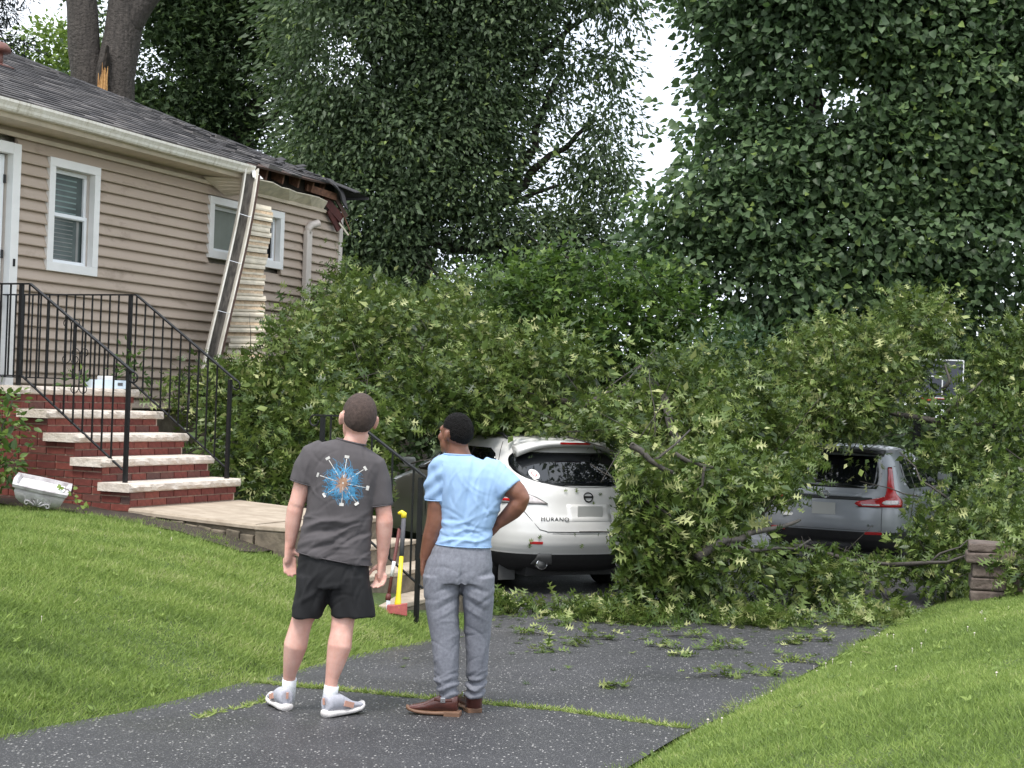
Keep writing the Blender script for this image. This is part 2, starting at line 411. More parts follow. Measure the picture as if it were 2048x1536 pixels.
def terrain():
    xs = np.unique(np.concatenate([np.linspace(-300, -12, 14), np.linspace(-12, 12, 161), np.linspace(12, 300, 14)]))
    ys = np.unique(np.concatenate([np.linspace(-30, 4, 8), np.linspace(4, 28, 161), np.linspace(28, 900, 20)]))
    XX, YY = np.meshgrid(xs, ys); ZZ = G(XX, YY)
    b = MB(); b.grid(np.stack([XX, YY, ZZ], -1).tolist())
    tag(b.build('ground', M['turf'], None, True), 'grassy ground rising on both sides of the driveway', kind='structure')
    rows = []
    for Y in np.linspace(-4, 26.8, 124):
        a, c = XL(Y) - .05, XR(Y) + .05
        rows.append([(a + (c - a) * t, Y, float(zb(Y))) for t in np.linspace(0, 1, 13)])
    tag(MB().grid(rows).build('driveway', M['asphalt'], None, True), 'worn dark asphalt driveway speckled with pale stones', kind='structure')
terrain()

# ================================================================== HOUSE
ZE, NE, RS = 4.70, .42, .43          # eave height, eave overhang, roof slope
UC = .15
def roof_z(n): return ZE + RS * (NE - n)
def on_roof(px, py):
    d = ray(px, py); nn = HN
    # CZ + d2 t = ZE + RS*(NE - n(t)),  n(t) = (CAM + d t - HO).HN
    a = (CAM - HO) @ HN; b = d @ HN
    t = (ZE + RS * (NE - a) - CAM[2]) / (d[2] + RS * b)
    P = CAM + d * t; return ((P - HO) @ HN, (P - HO) @ HU, P[2])

house = house_empty('bungalow', 'tan clapboard bungalow with torn eave and dark shingle roof', 'house')
OPEN = [(-6.27, -5.42, 3.03, 4.28), (-3.27, -1.53, 3.475, 4.265), (-7.90, -6.73, 1.72, 4.33)]
def siding():
    MB().box(-8.2, -.145, -13, -.02, 1.5, 4.5).build('wall', M['jamb'], house)
    MB().box(-8.15, -.06, -12.9, -.06, -.6, 1.5).build('foundation', M['dark_concrete'], house)
    for i in range(25):
        z0 = 1.537 + .125 * i; z1 = min(z0 + .128, 4.51)
        if z1 - z0 < .03: continue
        cuts = sorted([(a, b) for a, b, c, d in OPEN if z1 > c + .015 and z0 < d - .015])
        u = -12.9; segs = []
        for a, b in cuts:
            segs.append((u, a + .02)); u = b - .02
        segs.append((u, -.04))
        for a, b in segs:
            j = random.uniform(-.0015, .0015)
            m = MB(); P = []
            for y in (a, b):
                P += [(-.02, y, z0 + .002), (.046 + j, y, z0 - .010), (.050 + j, y, z0 + .002), (.002, y, z1), (-.02, y, z1)]
            m.add(P, [(0,1,2,3,4)[::-1], (5,6,7,8,9), (0,5,6,1), (1,6,7,2), (2,7,8,3), (3,8,9,4), (4,9,5,0)])
            m.build('siding_board', M['siding'], house)
    MB().box(-.1, .056, -.045, .055, 1.5, 4.45).build('corner_post', M['jamb'], house)
    # far gable-end wall boards
    for i in range(24):
        z0 = 1.537 + .125 * i
        m = MB(); P = []
        for y in (-8.1, -.1):
            P += [(y, -.03, z0), (y, .026, z0), (y, .008, z0 + .125), (y, -.03, z0 + .125)]
        m.add(P, [(0,1,2,3), (7,6,5,4), (0,4,5,1), (1,5,6,2), (2,6,7,3), (3,7,4,0)])
        m.build('siding_board', M['siding'], house)
siding()

def window_unit(u0, u1, z0, z1, kind):
    t = .095
    w = MB().box(-.10, -.085, u0 + t, u1 - t, z0 + t, z1 - t).build('window', M['glass'] if kind == 'hung' else M['dark_glass'], house)
    def cas(a, b, c, d, nm='casing'): MB().box(-.02, .062, a, b, c, d).build(nm, M['white_trim'], w, bevel=.004)
    cas(u0, u1, z1 - t, z1); cas(u0, u1, z0, z0 + t * 1.05, 'sill'); cas(u0, u0 + t, z0 + t * 1.05, z1 - t); cas(u1 - t, u1, z0 + t * 1.05, z1 - t)
    for a, b in ((u0 + t, u0 + t + .006), (u1 - t - .006, u1 - t)):
        MB().box(-.13, -.02, a, b, z0 + t, z1 - t).build('reveal', M['jamb'], w)
    MB().box(-.13, -.02, u0 + t, u1 - t, z1 - t - .006, z1 - t).build('reveal', M['jamb'], w)
    MB().box(-.13, -.02, u0 + t, u1 - t, z0 + t, z0 + t + .006).build('reveal', M['white_trim'], w)
    a, b, c, d = u0 + t + .006, u1 - t - .006, z0 + t + .006, z1 - t - .006
    def sash(a, b, c, d, n0, fw=.042):
        m = MB(); m.box(n0, n0 + .03, a, b, d - fw, d); m.box(n0, n0 + .03, a, b, c, c + fw)
        m.box(n0, n0 + .03, a, a + fw, c + fw, d - fw); m.box(n0, n0 + .03, b - fw, b, c + fw, d - fw)
        m.build('sash', M['white_vinyl'], w, bevel=.003)
    if kind == 'hung':
        zm = (c + d) / 2 + .02
        sash(a, b, zm - .03, d, -.085); sash(a, b, c, zm + .02, -.065)
        for k in range(8):
            z = d - .085 - k * .062
            MB().box(-.0846, -.082, a + .05, b - .14, z - .016, z).build('blind_slat', M['blind'], w)
        for k in range(10):
            z = zm - .05 - k * .048
            MB().box(-.0846, -.082, a + .05, b - .18, z - .008, z).build('blind_slat', M['blind_pale'], w)
        MB().box(-.0846, -.082, b - .12, b - .08, c + .05, zm - .03).build('blind_edge', M['blind_pale'], w)
    else:
        um = (a + b) / 2
        sash(a, um + .03, c, d, -.080); sash(um - .02, b, c, d, -.062)
        MB().box(-.0846, -.080, a + .03, um - .02, c + .03, d - .03).build('frosted_pane', M['frosted'], w)
        for k in range(7):
            MB().box(-.0846, -.081, um + .06, b - .1, c + .07 + k * .07, c + .085 + k * .07).build('blind_slat', M['blind_pale'], w)
window_unit(*OPEN[0], 'hung'); window_unit(*OPEN[1], 'slider')

def door_unit():
    u0, u1, z0, z1 = OPEN[2]
    d = MB().box(-.10, -.06, u0 + .12, u1 - .12, z0 + .08, z1 - .12).build('door', M['white_vinyl'], house)
    MB().box(-.02, .066, u1 - .12, u1, z0 + .03, z1).build('door_casing', M['white_trim'], d, bevel=.004)
    MB().box(-.02, .066, u0, u0 + .12, z0 + .03, z1).build('door_casing', M['white_trim'], d, bevel=.004)
    MB().box(-.02, .066, u0 + .12, u1 - .12, z1 - .12, z1).build('door_casing', M['white_trim'], d, bevel=.004)
    MB().box(-.13, -.02, u1 - .126, u1 - .12, z0 + .05, z1 - .12).build('door_jamb', M['jamb'], d)
    m = MB(); a, b = u0 + .14, u1 - .15
    m.box(-.06, -.03, a, b, z1 - .26, z1 - .13); m.box(-.06, -.03, a, b, z0 + .08, z0 + .3); m.box(-.06, -.03, b - .07, b, z0 + .3, z1 - .26); m.box(-.06, -.03, a, a + .07, z0 + .3, z1 - .26)
    m.build('storm_door_frame', M['white_vinyl'], d, bevel=.004)
    MB().box(-.055, -.05, a + .07, b - .07, z0 + .3, z1 - .26).build('storm_door_glass', M['tray'], d)
    for z in (2.55, 3.1, 3.9):
        MB().box(-.03, -.012, b - .012, b + .012, z, z + .09).build('hinge', M['badge'], d)
    MB().box(.066, .078, u1 - .075, u1 - .05, 3.02, 3.1).build('doorbell', M['iron'], d)
door_unit()

def downspout():
    p = [(.075, -1.01), (.075, -.87)]
    r = MB()
    r.box(.045, .12, -1.02, -.885, 1.3, 4.08)
    r.build('downspout', M['jamb'], house, bevel=.012)
    MB().tube([(.07, -.95, 4.05), (.075, -.945, 4.12), (.10, -.9, 4.17), (.16, -.80, 4.21)], [(.06, .05)] * 4, 10).build('downspout_elbow', M['jamb'], house, True)
downspout()

def eaves():
    MB().box(.001, .39, -13, -2.9, 4.50, 4.512).build('soffit', M['soffit'], house)
    MB().box(.37, .395, -13, -2.96, 4.512, 4.68).build('fascia', M['soffit'], house)
    MB().box(.022, .062, -13, -.35, 4.40, 4.445).build('frieze_trim', M['soffit'], house)
    prof = [(.396, 4.555), (.47, 4.555), (.485, 4.575), (.492, 4.60), (.507, 4.625), (.517, 4.64), (.517, 4.668), (.505, 4.668), (.505, 4.645), (.478, 4.60), (.466, 4.57), (.404, 4.57), (.404, 4.66), (.396, 4.66)]
    us = np.linspace(-13, -2.96, 30); rings = []
    for u in us:
        s = .004 * math.sin(u * 1.7); rings.append([(n, u, z + s) for n, z in prof])
    MB().loft(rings).build('gutter', M['gutter'], house)
    for u in np.arange(-12.6, -3.1, .62):
        MB().box(.40, .512, u, u + .018, 4.655, 4.664).build('gutter_strap', M['gutter'], house)
    # broken soffit beyond the torn gutter
    seq = [(-2.9, .30), (-2.6, .26), (-2.3, .29), (-1.95, .20), (-1.8, .23), (-1.4, .10), (-1.15, .16), (-.8, .09), (-.5, .05)]
    m = MB(); P = []
    for u, n in seq: P += [(.035, u, 4.43), (n + .06, u, 4.57 - .03 * random.random())]
    k = len(P); P += [(x, y, z + .012) for x, y, z in P]
    F = []
    for i in range(len(seq) - 1):
        a = 2 * i; F += [(a, a+1, a+3, a+2)[::-1], (k+a, k+a+1, k+a+3, k+a+2), (a+1, a+3, k+a+3, k+a+1)]
    m.add(P, F); m.build('broken_soffit', M['soffit_clean'], house)
    # slatted soffit return bent down at the break
    for i in range(5):
        a, b = i / 5, (i + 1) / 5
        A0 = np.array([.06, -3.45, 4.47]); A1 = np.array([.40, -3.02, 4.50]); B0 = np.array([.10, -2.98, 4.28]); B1 = np.array([.44, -2.93, 4.33])
        p = [A0 + (B0 - A0) * a, A1 + (B1 - A1) * a, A1 + (B1 - A1) * (b - .02), A0 + (B0 - A0) * (b - .02)]
        q = [x + np.array([-.006, 0, .012]) for x in p]
        MB().add(p + q, [(0,1,2,3), (7,6,5,4), (0,4,5,1), (1,5,6,2), (2,6,7,3), (3,7,4,0)]).build('soffit_slat', M['soffit'], house)
    # exposed rafter tails, torn off unevenly
    for u, L in ((-2.66, .24), (-2.2, .20), (-1.76, .18), (-1.32, .15), (-.9, .12), (-.5, .06)):
        a = roof_z(-.3) - .05; b = roof_z(L) - .05
        m = MB(); m.add([(-.3, u - .02, a), (L, u - .02, b), (L - .03, u - .02, b - .13), (-.3, u - .02, a - .14),
                         (-.3, u + .02, a), (L, u + .02, b), (L - .03, u + .02, b - .13), (-.3, u + .02, a - .14)],
                        [(0,1,2,3)[::-1], (4,5,6,7), (0,4,5,1), (1,5,6,2), (2,6,7,3), (3,7,4,0)])
        m.build('rafter_tail', M['split_wood'], house)
    MB().box(-.06, -.02, -2.9, -.1, 4.51, 4.85).build('eave_shade_sheet', M['wound_dark'], house)  # near-black sheet painting the shade inside the torn eave
    # splintered corner boards hanging off the far corner
    C0 = np.array([.1, -.12, 4.78])
    def plank(p0, p1, w, h, m): MB().bar(p0, p1, w, h).build('splintered_board', m, house)
    plank((.02, -.95, 4.70), (.16, -.36, 4.64), .04, .10, M['split_wood'])
    plank((.04, -.50, 4.60), (.17, -.20, 4.34), .04, .12, M['red_board'])
    plank((.09, -.40, 4.46), (.14, -.18, 4.20), .03, .15, M['red_board'])
    plank((.14, -.34, 4.64), (.22, -.14, 4.38), .03, .06, M['fascia_wood'])
    plank((.02, -.55, 4.60), (.10, -.22, 4.40), .05, .16, M['wound_dark'])
    plank((.16, -.24, 4.28), (.22, -.06, 4.12), .010, .025, M['soffit_clean'])
    plank((.19, -.24, 4.46), (.25, -.07, 4.18), .010, .02, M['split_wood'])
eaves()

def torn_n(u): return float(np.interp(u, [-13, -2.95, -2.6, -2.0, -1.2, -.7, -.36, .2], [NE, NE, .33, .31, .25, .17, .10, .05]))
def roof():
    cs = math.sqrt(1 + RS * RS); nrm = np.array([RS / cs, 0, 1 / cs])
    slope_len = 4.45 * cs
    def P(s, u, h=0.0):
        n = NE - s / cs; return np.array([n, u, roof_z(n)]) + nrm * h
    def hip_u(s): return UC - s / cs
    # deck boards
    us = np.linspace(-13, UC, 60)
    top, bot = [], []
    for u in us:
        s0 = (NE - torn_n(u)) * cs; s1 = max(s0 + .01, min(slope_len, (UC - u) * cs))
        top.append([tuple(P(s0 + (s1 - s0) * t, u, -.004)) for t in (0, 1)]); bot.append([tuple(P(s0 + (s1 - s0) * t, u, -.03)) for t in (0, 1)])
    m = MB(); m.loft([[a[0], a[1], b[1], b[0]] for a, b in zip(top, bot)]); m.build('roof_deck', M['fascia_wood'], house)
    V, F, T = [], [], []
    ex = .15; rows = int(slope_len / ex) + 1
    for k in range(rows):
        s0 = k * ex - .03; s1 = s0 + ex * 1.25; u = -13 + (k % 3) * .11
        while u < hip_u(s0):
            w = .33 * random.uniform(.55, 1.0); ue = min(u + w - .006, hip_u(s0) + .02)
            n_mid = NE - s0 / cs
            if (u < -3.05 or n_mid <= torn_n((u + ue) / 2) + random.uniform(-.03, .05)) and ue - u > .03:
                h = .013 + random.uniform(0, .008); lift = 0
                if u > -3.2 and random.random() < .12: lift = random.uniform(.01, .035)
                b = len(V)
                V += [P(s0, u, h + lift), P(s0, ue, h + lift * .6), P(s1, ue, .002), P(s1, u, .002), P(s0, u, -.002), P(s0, ue, -.002), P(s1, u, -.002), P(s1, ue, -.002)]
                F += [(b, b+1, b+2, b+3), (b+4, b+5, b+1, b), (b+4, b, b+3, b+6), (b+1, b+5, b+7, b+2)]
                t = min(1, max(0, random.gauss(.48, .28))); T += [t] * 4
            u += w
    me = bpy.data.meshes.new('shingles'); me.from_pydata([tuple(p) for p in V], [], F); me.update()
    at_ = me.attributes.new('tint', 'FLOAT', 'FACE'); at_.data.foreach_set('value', T)
    tag(link('shingles', me, M['shingle'], house), kind='stuff')
    # hip caps
    L = 4.3
    for k in range(34):
        s = .1 + k * .19
        if s / cs > 4.3: break
        n = NE - s / cs; u = hip_u(s)
        a = np.array([n, u, roof_z(n) + .022 + random.uniform(0, .008)]); d = np.array([-1, -1, RS]) * .21
        w1 = np.array([-.02, -.12, -.015]); w2 = np.array([-.12, -.02, -.015])
        p = [a, a + d, a + w1, a + d + w1, a + w2, a + d + w2]
        p = p[:6] + [x - np.array([0, 0, .014]) for x in p]
        MB().add(p, [(0,1,3,2)[::-1], (0,4,5,1)[::-1], (0,2,8,6), (0,6,10,4), (2,3,9,8), (4,10,11,5)]).build('hip_cap', M['shingle'], house)
    # other roof slopes
    R0 = (-4.03, UC - 4.45, roof_z(-4.03)); R1 = (-4.03, -13, roof_z(-4.03)); zb2 = ZE
    E0 = (NE, UC, ZE - .0); E1 = (-8.48, UC, ZE)
    MB().add([E0, E1, R0, (NE, UC, ZE - .04), (-8.48, UC, ZE - .04)], [(0, 1, 2), (3, 4, 1, 0)]).build('roof_slope', M['shingle'], house)
    MB().add([E1, (-8.48, -13, ZE), R1, R0], [(0, 1, 2, 3)]).build('roof_slope', M['shingle'], house)
    # curled roofing felt and shingles drooping at the torn corner
    rowsP = []
    for i in range(7):
        t = i / 6; r = []
        for j in range(5):
            q = j / 4
            r.append((.10 + .16 * q + .03 * math.sin(6 * t) , -.55 + .45 * t - .05 * q, 4.89 - .10 * q - .05 * t ** 2 - .26 * t * q ** 1.5))
        rowsP.append(r)
    g = MB().grid(rowsP); o = g.build('drooping_shingles', M['shingle'], house)
    s_ = o.modifiers.new('thick', 'SOLIDIFY'); s_.thickness = .02
    # lifted shingle strips and debris on the damaged stretch
    for k in range(14):
        u = random.uniform(-2.6, -.5); s = random.uniform(.35, (UC - u) * cs * .9)
        a = P(s, u, .03); yaw = random.uniform(-.5, .5); L2 = random.uniform(.08, .3)
        MB().bar(a, a + np.array([.05 * math.sin(yaw), L2, random.uniform(0, .05)]), random.uniform(.03, .1), .012, up=nrm).build('loose_shingle', M['shingle'], house)
    # copper-red vent cap
    n, u, z = on_roof(-6, 126)
    v = MB()
    v.tube([(n, u, z - .05), (n, u, z + .14)], [.07, .07], 12); v.build('vent_pipe', M['copper'], house, True)
    MB().tube([(n, u, z + .13), (n, u, z + .135), (n, u, z + .19), (n, u, z + .24), (n, u, z + .265)], [.02, .16, .155, .11, .03], 16).build('vent_cap', M['copper'], house, True)
    MB().obox((n, u, z), np.array([.14, 0, -.14 * RS]), (0, .14, 0), nrm * .02).build('vent_flashing', M['copper'], house)
roof()

# torn gutter and soffit run hanging off the eave
def torn_pieces():
    g = house_empty('hanging_gutter', 'torn gutter dangling from eave corner past the small window', 'gutter')
    A = local_of(g, at(503, 338, 19.66)); B = local_of(g, at(424, 745, 19.0))
    d = (B - A) / np.linalg.norm(B - A)
    W_ = np.cross(d, np.array([.75, -.62, .12])); W_ /= np.linalg.norm(W_)        # across the trough
    D_ = np.cross(W_, d)                                                            # out of the trough
    if D_ @ np.array([.6, -.8, 0]) < 0: D_ = -D_
    if W_ @ np.array([.3, 1, 0]) < 0: W_ = -W_
    prof = [(-.085, .08), (-.105, .08), (-.11, 0), (-.06, -.06), (.06, -.06), (.075, .07), (.058, .07), (.05, -.042), (-.05, -.045), (-.085, .01)]
    rings = []
    for t in np.linspace(0, 1, 18):
        c = A + (B - A) * t + W_ * .03 * math.sin(t * 5) + D_ * .02 * math.sin(t * 9 + 1)
        rings.append([c + W_ * a + D_ * b for a, b in prof])
    MB().loft(rings).build('trough', M['gutter'], g)
    MB().loft([[A + (B - A) * t + W_ * (a + .03 * math.sin(t * 5)) + D_ * (-.030 + b + .02 * math.sin(t * 9 + 1)) for a, b in ((-.06, 0), (.05, 0), (.05, .006), (-.06, .006))] for t in np.linspace(.02, .99, 18)]).build('trough_lining', M['gutter_inside'], g)  # second loft: dark strip laid along the inside of the trough
    MB().loft([[A + (B - A) * t + W_ * (a + .03 * math.sin(t * 5)) + D_ * (b + .02 * math.sin(t * 9 + 1)) for a, b in ((.078, -.07), (.10, -.07), (.10, .08), (.078, .08))] for t in np.linspace(.03, .98, 18)]).build('fascia_board', M['fascia_wood'], g)
    for t in (.24, .47, .72):
        c = A + (B - A) * t + W_ * .03 * math.sin(t * 5) + D_ * .02 * math.sin(t * 9 + 1)
        MB().bar(c - W_ * .095 + D_ * .074, c + W_ * .072 + D_ * .066, .016, .005).build('gutter_spike', M['chrome'], g)
    for k in range(4):
        MB().bar(A + W_ * (.02 + .03 * k) + d * .02 * k, A + W_ * (.05 + .03 * k) + D_ * .05 + d * (.1 + .05 * random.random()), .05, .004).build('bent_flashing', M['white_trim'], g)
    s = house_empty('hanging_soffit', 'ribbed cream soffit strip hanging beside the dangling gutter', 'soffit strip')
    n_ = 34
    def edge(t, k):
        x = (506, 540)[k] + ((438, 524)[k] - (506, 540)[k]) * t + 5 * math.sin(t * 9 + k); y = (406, 414)[k] + ((772, 770)[k] - (406, 414)[k]) * t
        return local_of(s, at(x, y, 19.95 - .75 * t + (.0, .22)[k]))
    for i in range(n_):
        t0, t1 = i / n_, (i + 1) / n_
        a0, a1, b0, b1 = edge(t0, 0), edge(t0, 1), edge(t1 - .12 / n_, 0), edge(t1 - .12 / n_, 1)
        k = i % 3; out = np.array([.6, -.75, .2]) * (.030 if k == 2 else (.004 if k == 0 else .014)); j = (a1 - a0) * .05 * ((i * 7) % 4 - 1.5) * .6
        p = [a0 + j, a1 + j, b1 + j + out, b0 + j + out]; q = [x - np.array([.008, -.008, 0]) for x in p]
        MB().add(p + q, [(0,1,2,3)[::-1], (4,5,6,7), (0,4,5,1), (1,5,6,2), (2,6,7,3), (3,7,4,0)]).build('soffit_slat', M['soffit_clean'] if k == 2 else M['soffit_tan'] if random.random() < .75 else M['soffit_clean'], s)
        MB().bar(b0 + j + out * 1.2, b1 + j + out * 1.2, .012, .026).build('rib', M['soffit_clean'], s)
torn_pieces()

# ================================================================== BRICK STOOP
US, UE = -8.42, -6.77
RN = [2.97, 2.65, 2.33, 2.01, 1.69]; TZ = [.905, 1.115, 1.325, 1.535, 1.750]
stoop = house_empty('brick_stoop', 'red brick front stoop with five stone treads', 'steps')
def stoop_build():
    zlow = .30
    for k in range(5):
        a = RN[k + 1] if k < 4 else 0.03
        MB().box(a - (.0 if k == 4 else .02), RN[k] - .012, US + .012, UE - .012, zlow, TZ[k] - .075).build('core', M['mortar'], stoop)
    bm_u = MB().box(-.012, .0, -.1015, .1015, -.0285, .0285).mesh('brick_front', M['brick'])
    bm_n = MB().box(-.1015, .1015, -.0, .012, -.0285, .0285).mesh('brick_side', M['brick'])
    def brick(me, loc, sc=(1, 1, 1)):
        o = link('brick', me, None, stoop); o.location = loc; o.scale = sc; o.rotation_euler = (random.uniform(-.006, .006), random.uniform(-.006, .006), 0)
    ch = .068
    for k in range(5):
        zt = TZ[k] - .075; zbm = (TZ[k - 1] if k else .60)
        for c in range(2):
            z = zt - ch * (c + .5)
            u = US + .004 - (.107 if (c + k) % 2 else 0)
            while u < UE - .02:
                a = max(u, US + .004); b = min(u + .203, UE - .004)
                if b - a > .04: brick(bm_u, (RN[k] + .0005 + random.uniform(-.0015, .0025), (a + b) / 2, z), (1, (b - a) / .203, 1))
                u += .214
    for i in range(18):
        z = TZ[4] - .075 - ch * (i + .5)
        if z < .42: break
        ext = 0
        for k in range(5):
            if z < TZ[k] - .075: ext = max(ext, RN[k])
        n = ext - .004 + (.107 if i % 2 else 0)
        while n > .06:
            b = min(n, ext - .004); a = max(n - .203, .03)
            if b - a > .04: brick(bm_n, ((a + b) / 2, US - .0005 + random.uniform(-.002, .0015), z), ((b - a) / .203, 1, 1))
            n -= .214
    for k in range(5):
        nf = RN[k] + .045; nbk = (RN[k + 1] - .01) if k < 4 else .03; zt = TZ[k]
        rr = []
        us = np.linspace(US - .045, UE + .05, 34)
        for i, u in enumerate(us):
            e = min(1, min(i, len(us) - 1 - i) / 2.0); rnd = lambda s: random.uniform(-s, s)
            rr.append([(nbk, u, zt - .075), (nbk, u, zt), (nf - .03 + rnd(.004), u, zt + rnd(.001)), (nf - .008 - .02 * (1 - e) + rnd(.006), u, zt - .008 + rnd(.003)),
                       (nf - .02 * (1 - e) + rnd(.009), u, zt - .034 + rnd(.008)), (nf - .010 - .02 * (1 - e) + rnd(.010), u, zt - .064 + rnd(.005)), (nf - .03, u, zt - .076)])
        MB().loft(rr).build('tread', M['tread'], stoop)
stoop_build()

def railing(name, label, u, pts_top, pts_bot, posts, step, scrolls=(), ends=(True, True)):
    r = house_empty(name, label, 'railing')
    def zt(n): return float(np.interp(n, [p[0] for p in pts_top], [p[1] for p in pts_top]))
    def zb_(n): return float(np.interp(n, [p[0] for p in pts_bot], [p[1] for p in pts_bot]))
    m = MB()
    for (n0, z0), (n1, z1) in zip(pts_top[:-1], pts_top[1:]): m.bar((n0, u, z0), (n1, u, z1), .04, .014)
    m.build('hand_rail', M['iron'], r)
    m = MB()
    for (n0, z0), (n1, z1) in zip(pts_bot[:-1], pts_bot[1:]): m.bar((n0, u, z0), (n1, u, z1), .025, .012)
    m.build('bottom_rail', M['iron'], r)
    for n, a, b in posts: MB().box(n - .017, n + .017, u - .017, u + .017, a, b).build('post', M['iron'], r)
    n = pts_bot[0][0] + step * .5
    while n < pts_bot[-1][0] - .03:
        if all(abs(n - p[0]) > .04 for p in posts):
            MB().box(n - .0065, n + .0065, u - .0065, u + .0065, zb_(n), zt(n) - .004).build('baluster', M['iron'], r)
        n += step
    n1, z1 = pts_top[-1]
    def curl(n1, z1, sgn, rad_=.05):
        P = []
        for t in np.linspace(0, 1.55 * math.pi, 12):
            q = rad_ * (1 - .25 * t / 5); P.append((n1 + sgn * q * math.sin(t), u, z1 - rad_ + q * math.cos(t)))
        MB().tube(P, .008, 6).build('scroll_end', M['iron'], r, True)
    if ends[1]: curl(n1, z1, 1)
    if ends[0]: curl(pts_top[0][0], pts_top[0][1], -1)
    for n0, z0, s in scrolls:
        for sg in (-1, 1):
            for up in (1, -1):
                P = []
                for t in np.linspace(0, 1, 16):
                    a = t * 4.6; q = .055 * (1 - .62 * t) * s
                    P.append((n0 + sg * (.058 * s - q * math.cos(a) * 1.0), u, z0 + up * (.16 * s + q * math.sin(a))))
                P.insert(0, (n0 + sg * .004, u, z0)); MB().tube(P, .0045, 5).build('scroll', M['iron'], r, True)
railing('stoop_railing', 'black iron railing on the near side of brick stoop', -8.32, [(.03, 2.70), (1.66, 2.70), (2.88, 1.90)], [(.03, 1.84), (1.60, 1.84), (2.80, 1.02)], [(1.56, 1.75, 2.70), (2.83, .90, 1.91)], .112, [(2.16, 2.17, 1.0), (2.27, 1.90, 1.0)], (False, True))
railing('stoop_railing', 'black iron railing on the far side of brick stoop beside oak branches', -6.88, [(.03, 2.71), (1.76, 2.71), (3.0, 1.87)], [(.03, 1.84), (1.72, 1.84), (2.9, 1.02)], [(1.69, 1.75, 2.71), (2.93, .89, 1.88)], .112, [(2.45, 1.72, 1.0)], (False, True))
railing('walk_railing', 'black iron railing at the lower concrete steps behind the two men', -8.34, [(4.80, 1.58), (5.12, 1.58), (5.93, 1.07)], [(4.86, .78), (5.10, .74), (5.88, .20)], [(4.88, .55, 1.57), (5.83, -.1, 1.10)], .2, [], (True, True))

# walkway slab and lower steps
walk = house_empty('walkway', None, None); 
m = MB(); V = []
for n, z in ((2.965, .690), (3.7, .655), (4.30, .632)):
    V.append([(n, US - .01, z - .045), (n, US - .012, z - .02), (n, US - .0, z), (n, UE + .05, z), (n, UE + .05, z - .045)])
m.loft(V); m.build('slab', M['concrete'], walk)
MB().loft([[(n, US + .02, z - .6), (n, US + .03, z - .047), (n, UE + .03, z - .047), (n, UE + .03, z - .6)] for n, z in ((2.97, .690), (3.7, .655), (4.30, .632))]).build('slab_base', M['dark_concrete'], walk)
tag(walk, 'pale concrete walkway slab at the foot of the stoop', kind='structure')
for k in range(9):   # rough footing stones under the slab edge
    n = 3.0 + k * .145
    MB().obox((n + .06, US - .0, .56 - .012 * k + random.uniform(-.015, .015)), (.065, 0, random.uniform(-.01, .01)), (0, random.uniform(.02, .04), 0), (0, 0, random.uniform(.06, .085))).build('footing_stone', M['dark_concrete'], walk, bevel=.01)
steps = house_empty('concrete_steps', 'mossy old concrete steps going down to the driveway', 'steps')
for k in range(4):
    n0 = 4.305 if k == 0 else 4.62 + .32 * (k - 1) + .002; n1 = 4.62 + .32 * k; z = .625 - .198 * k
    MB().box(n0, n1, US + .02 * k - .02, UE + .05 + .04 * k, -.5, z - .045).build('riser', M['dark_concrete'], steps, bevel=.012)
    MB().box(n0 - .002 + .004 * (k % 2), n1 + .012, US + .02 * k - .03, UE + .06 + .04 * k, z - .044, z).build('tread', M['concrete'], steps, bevel=.01)

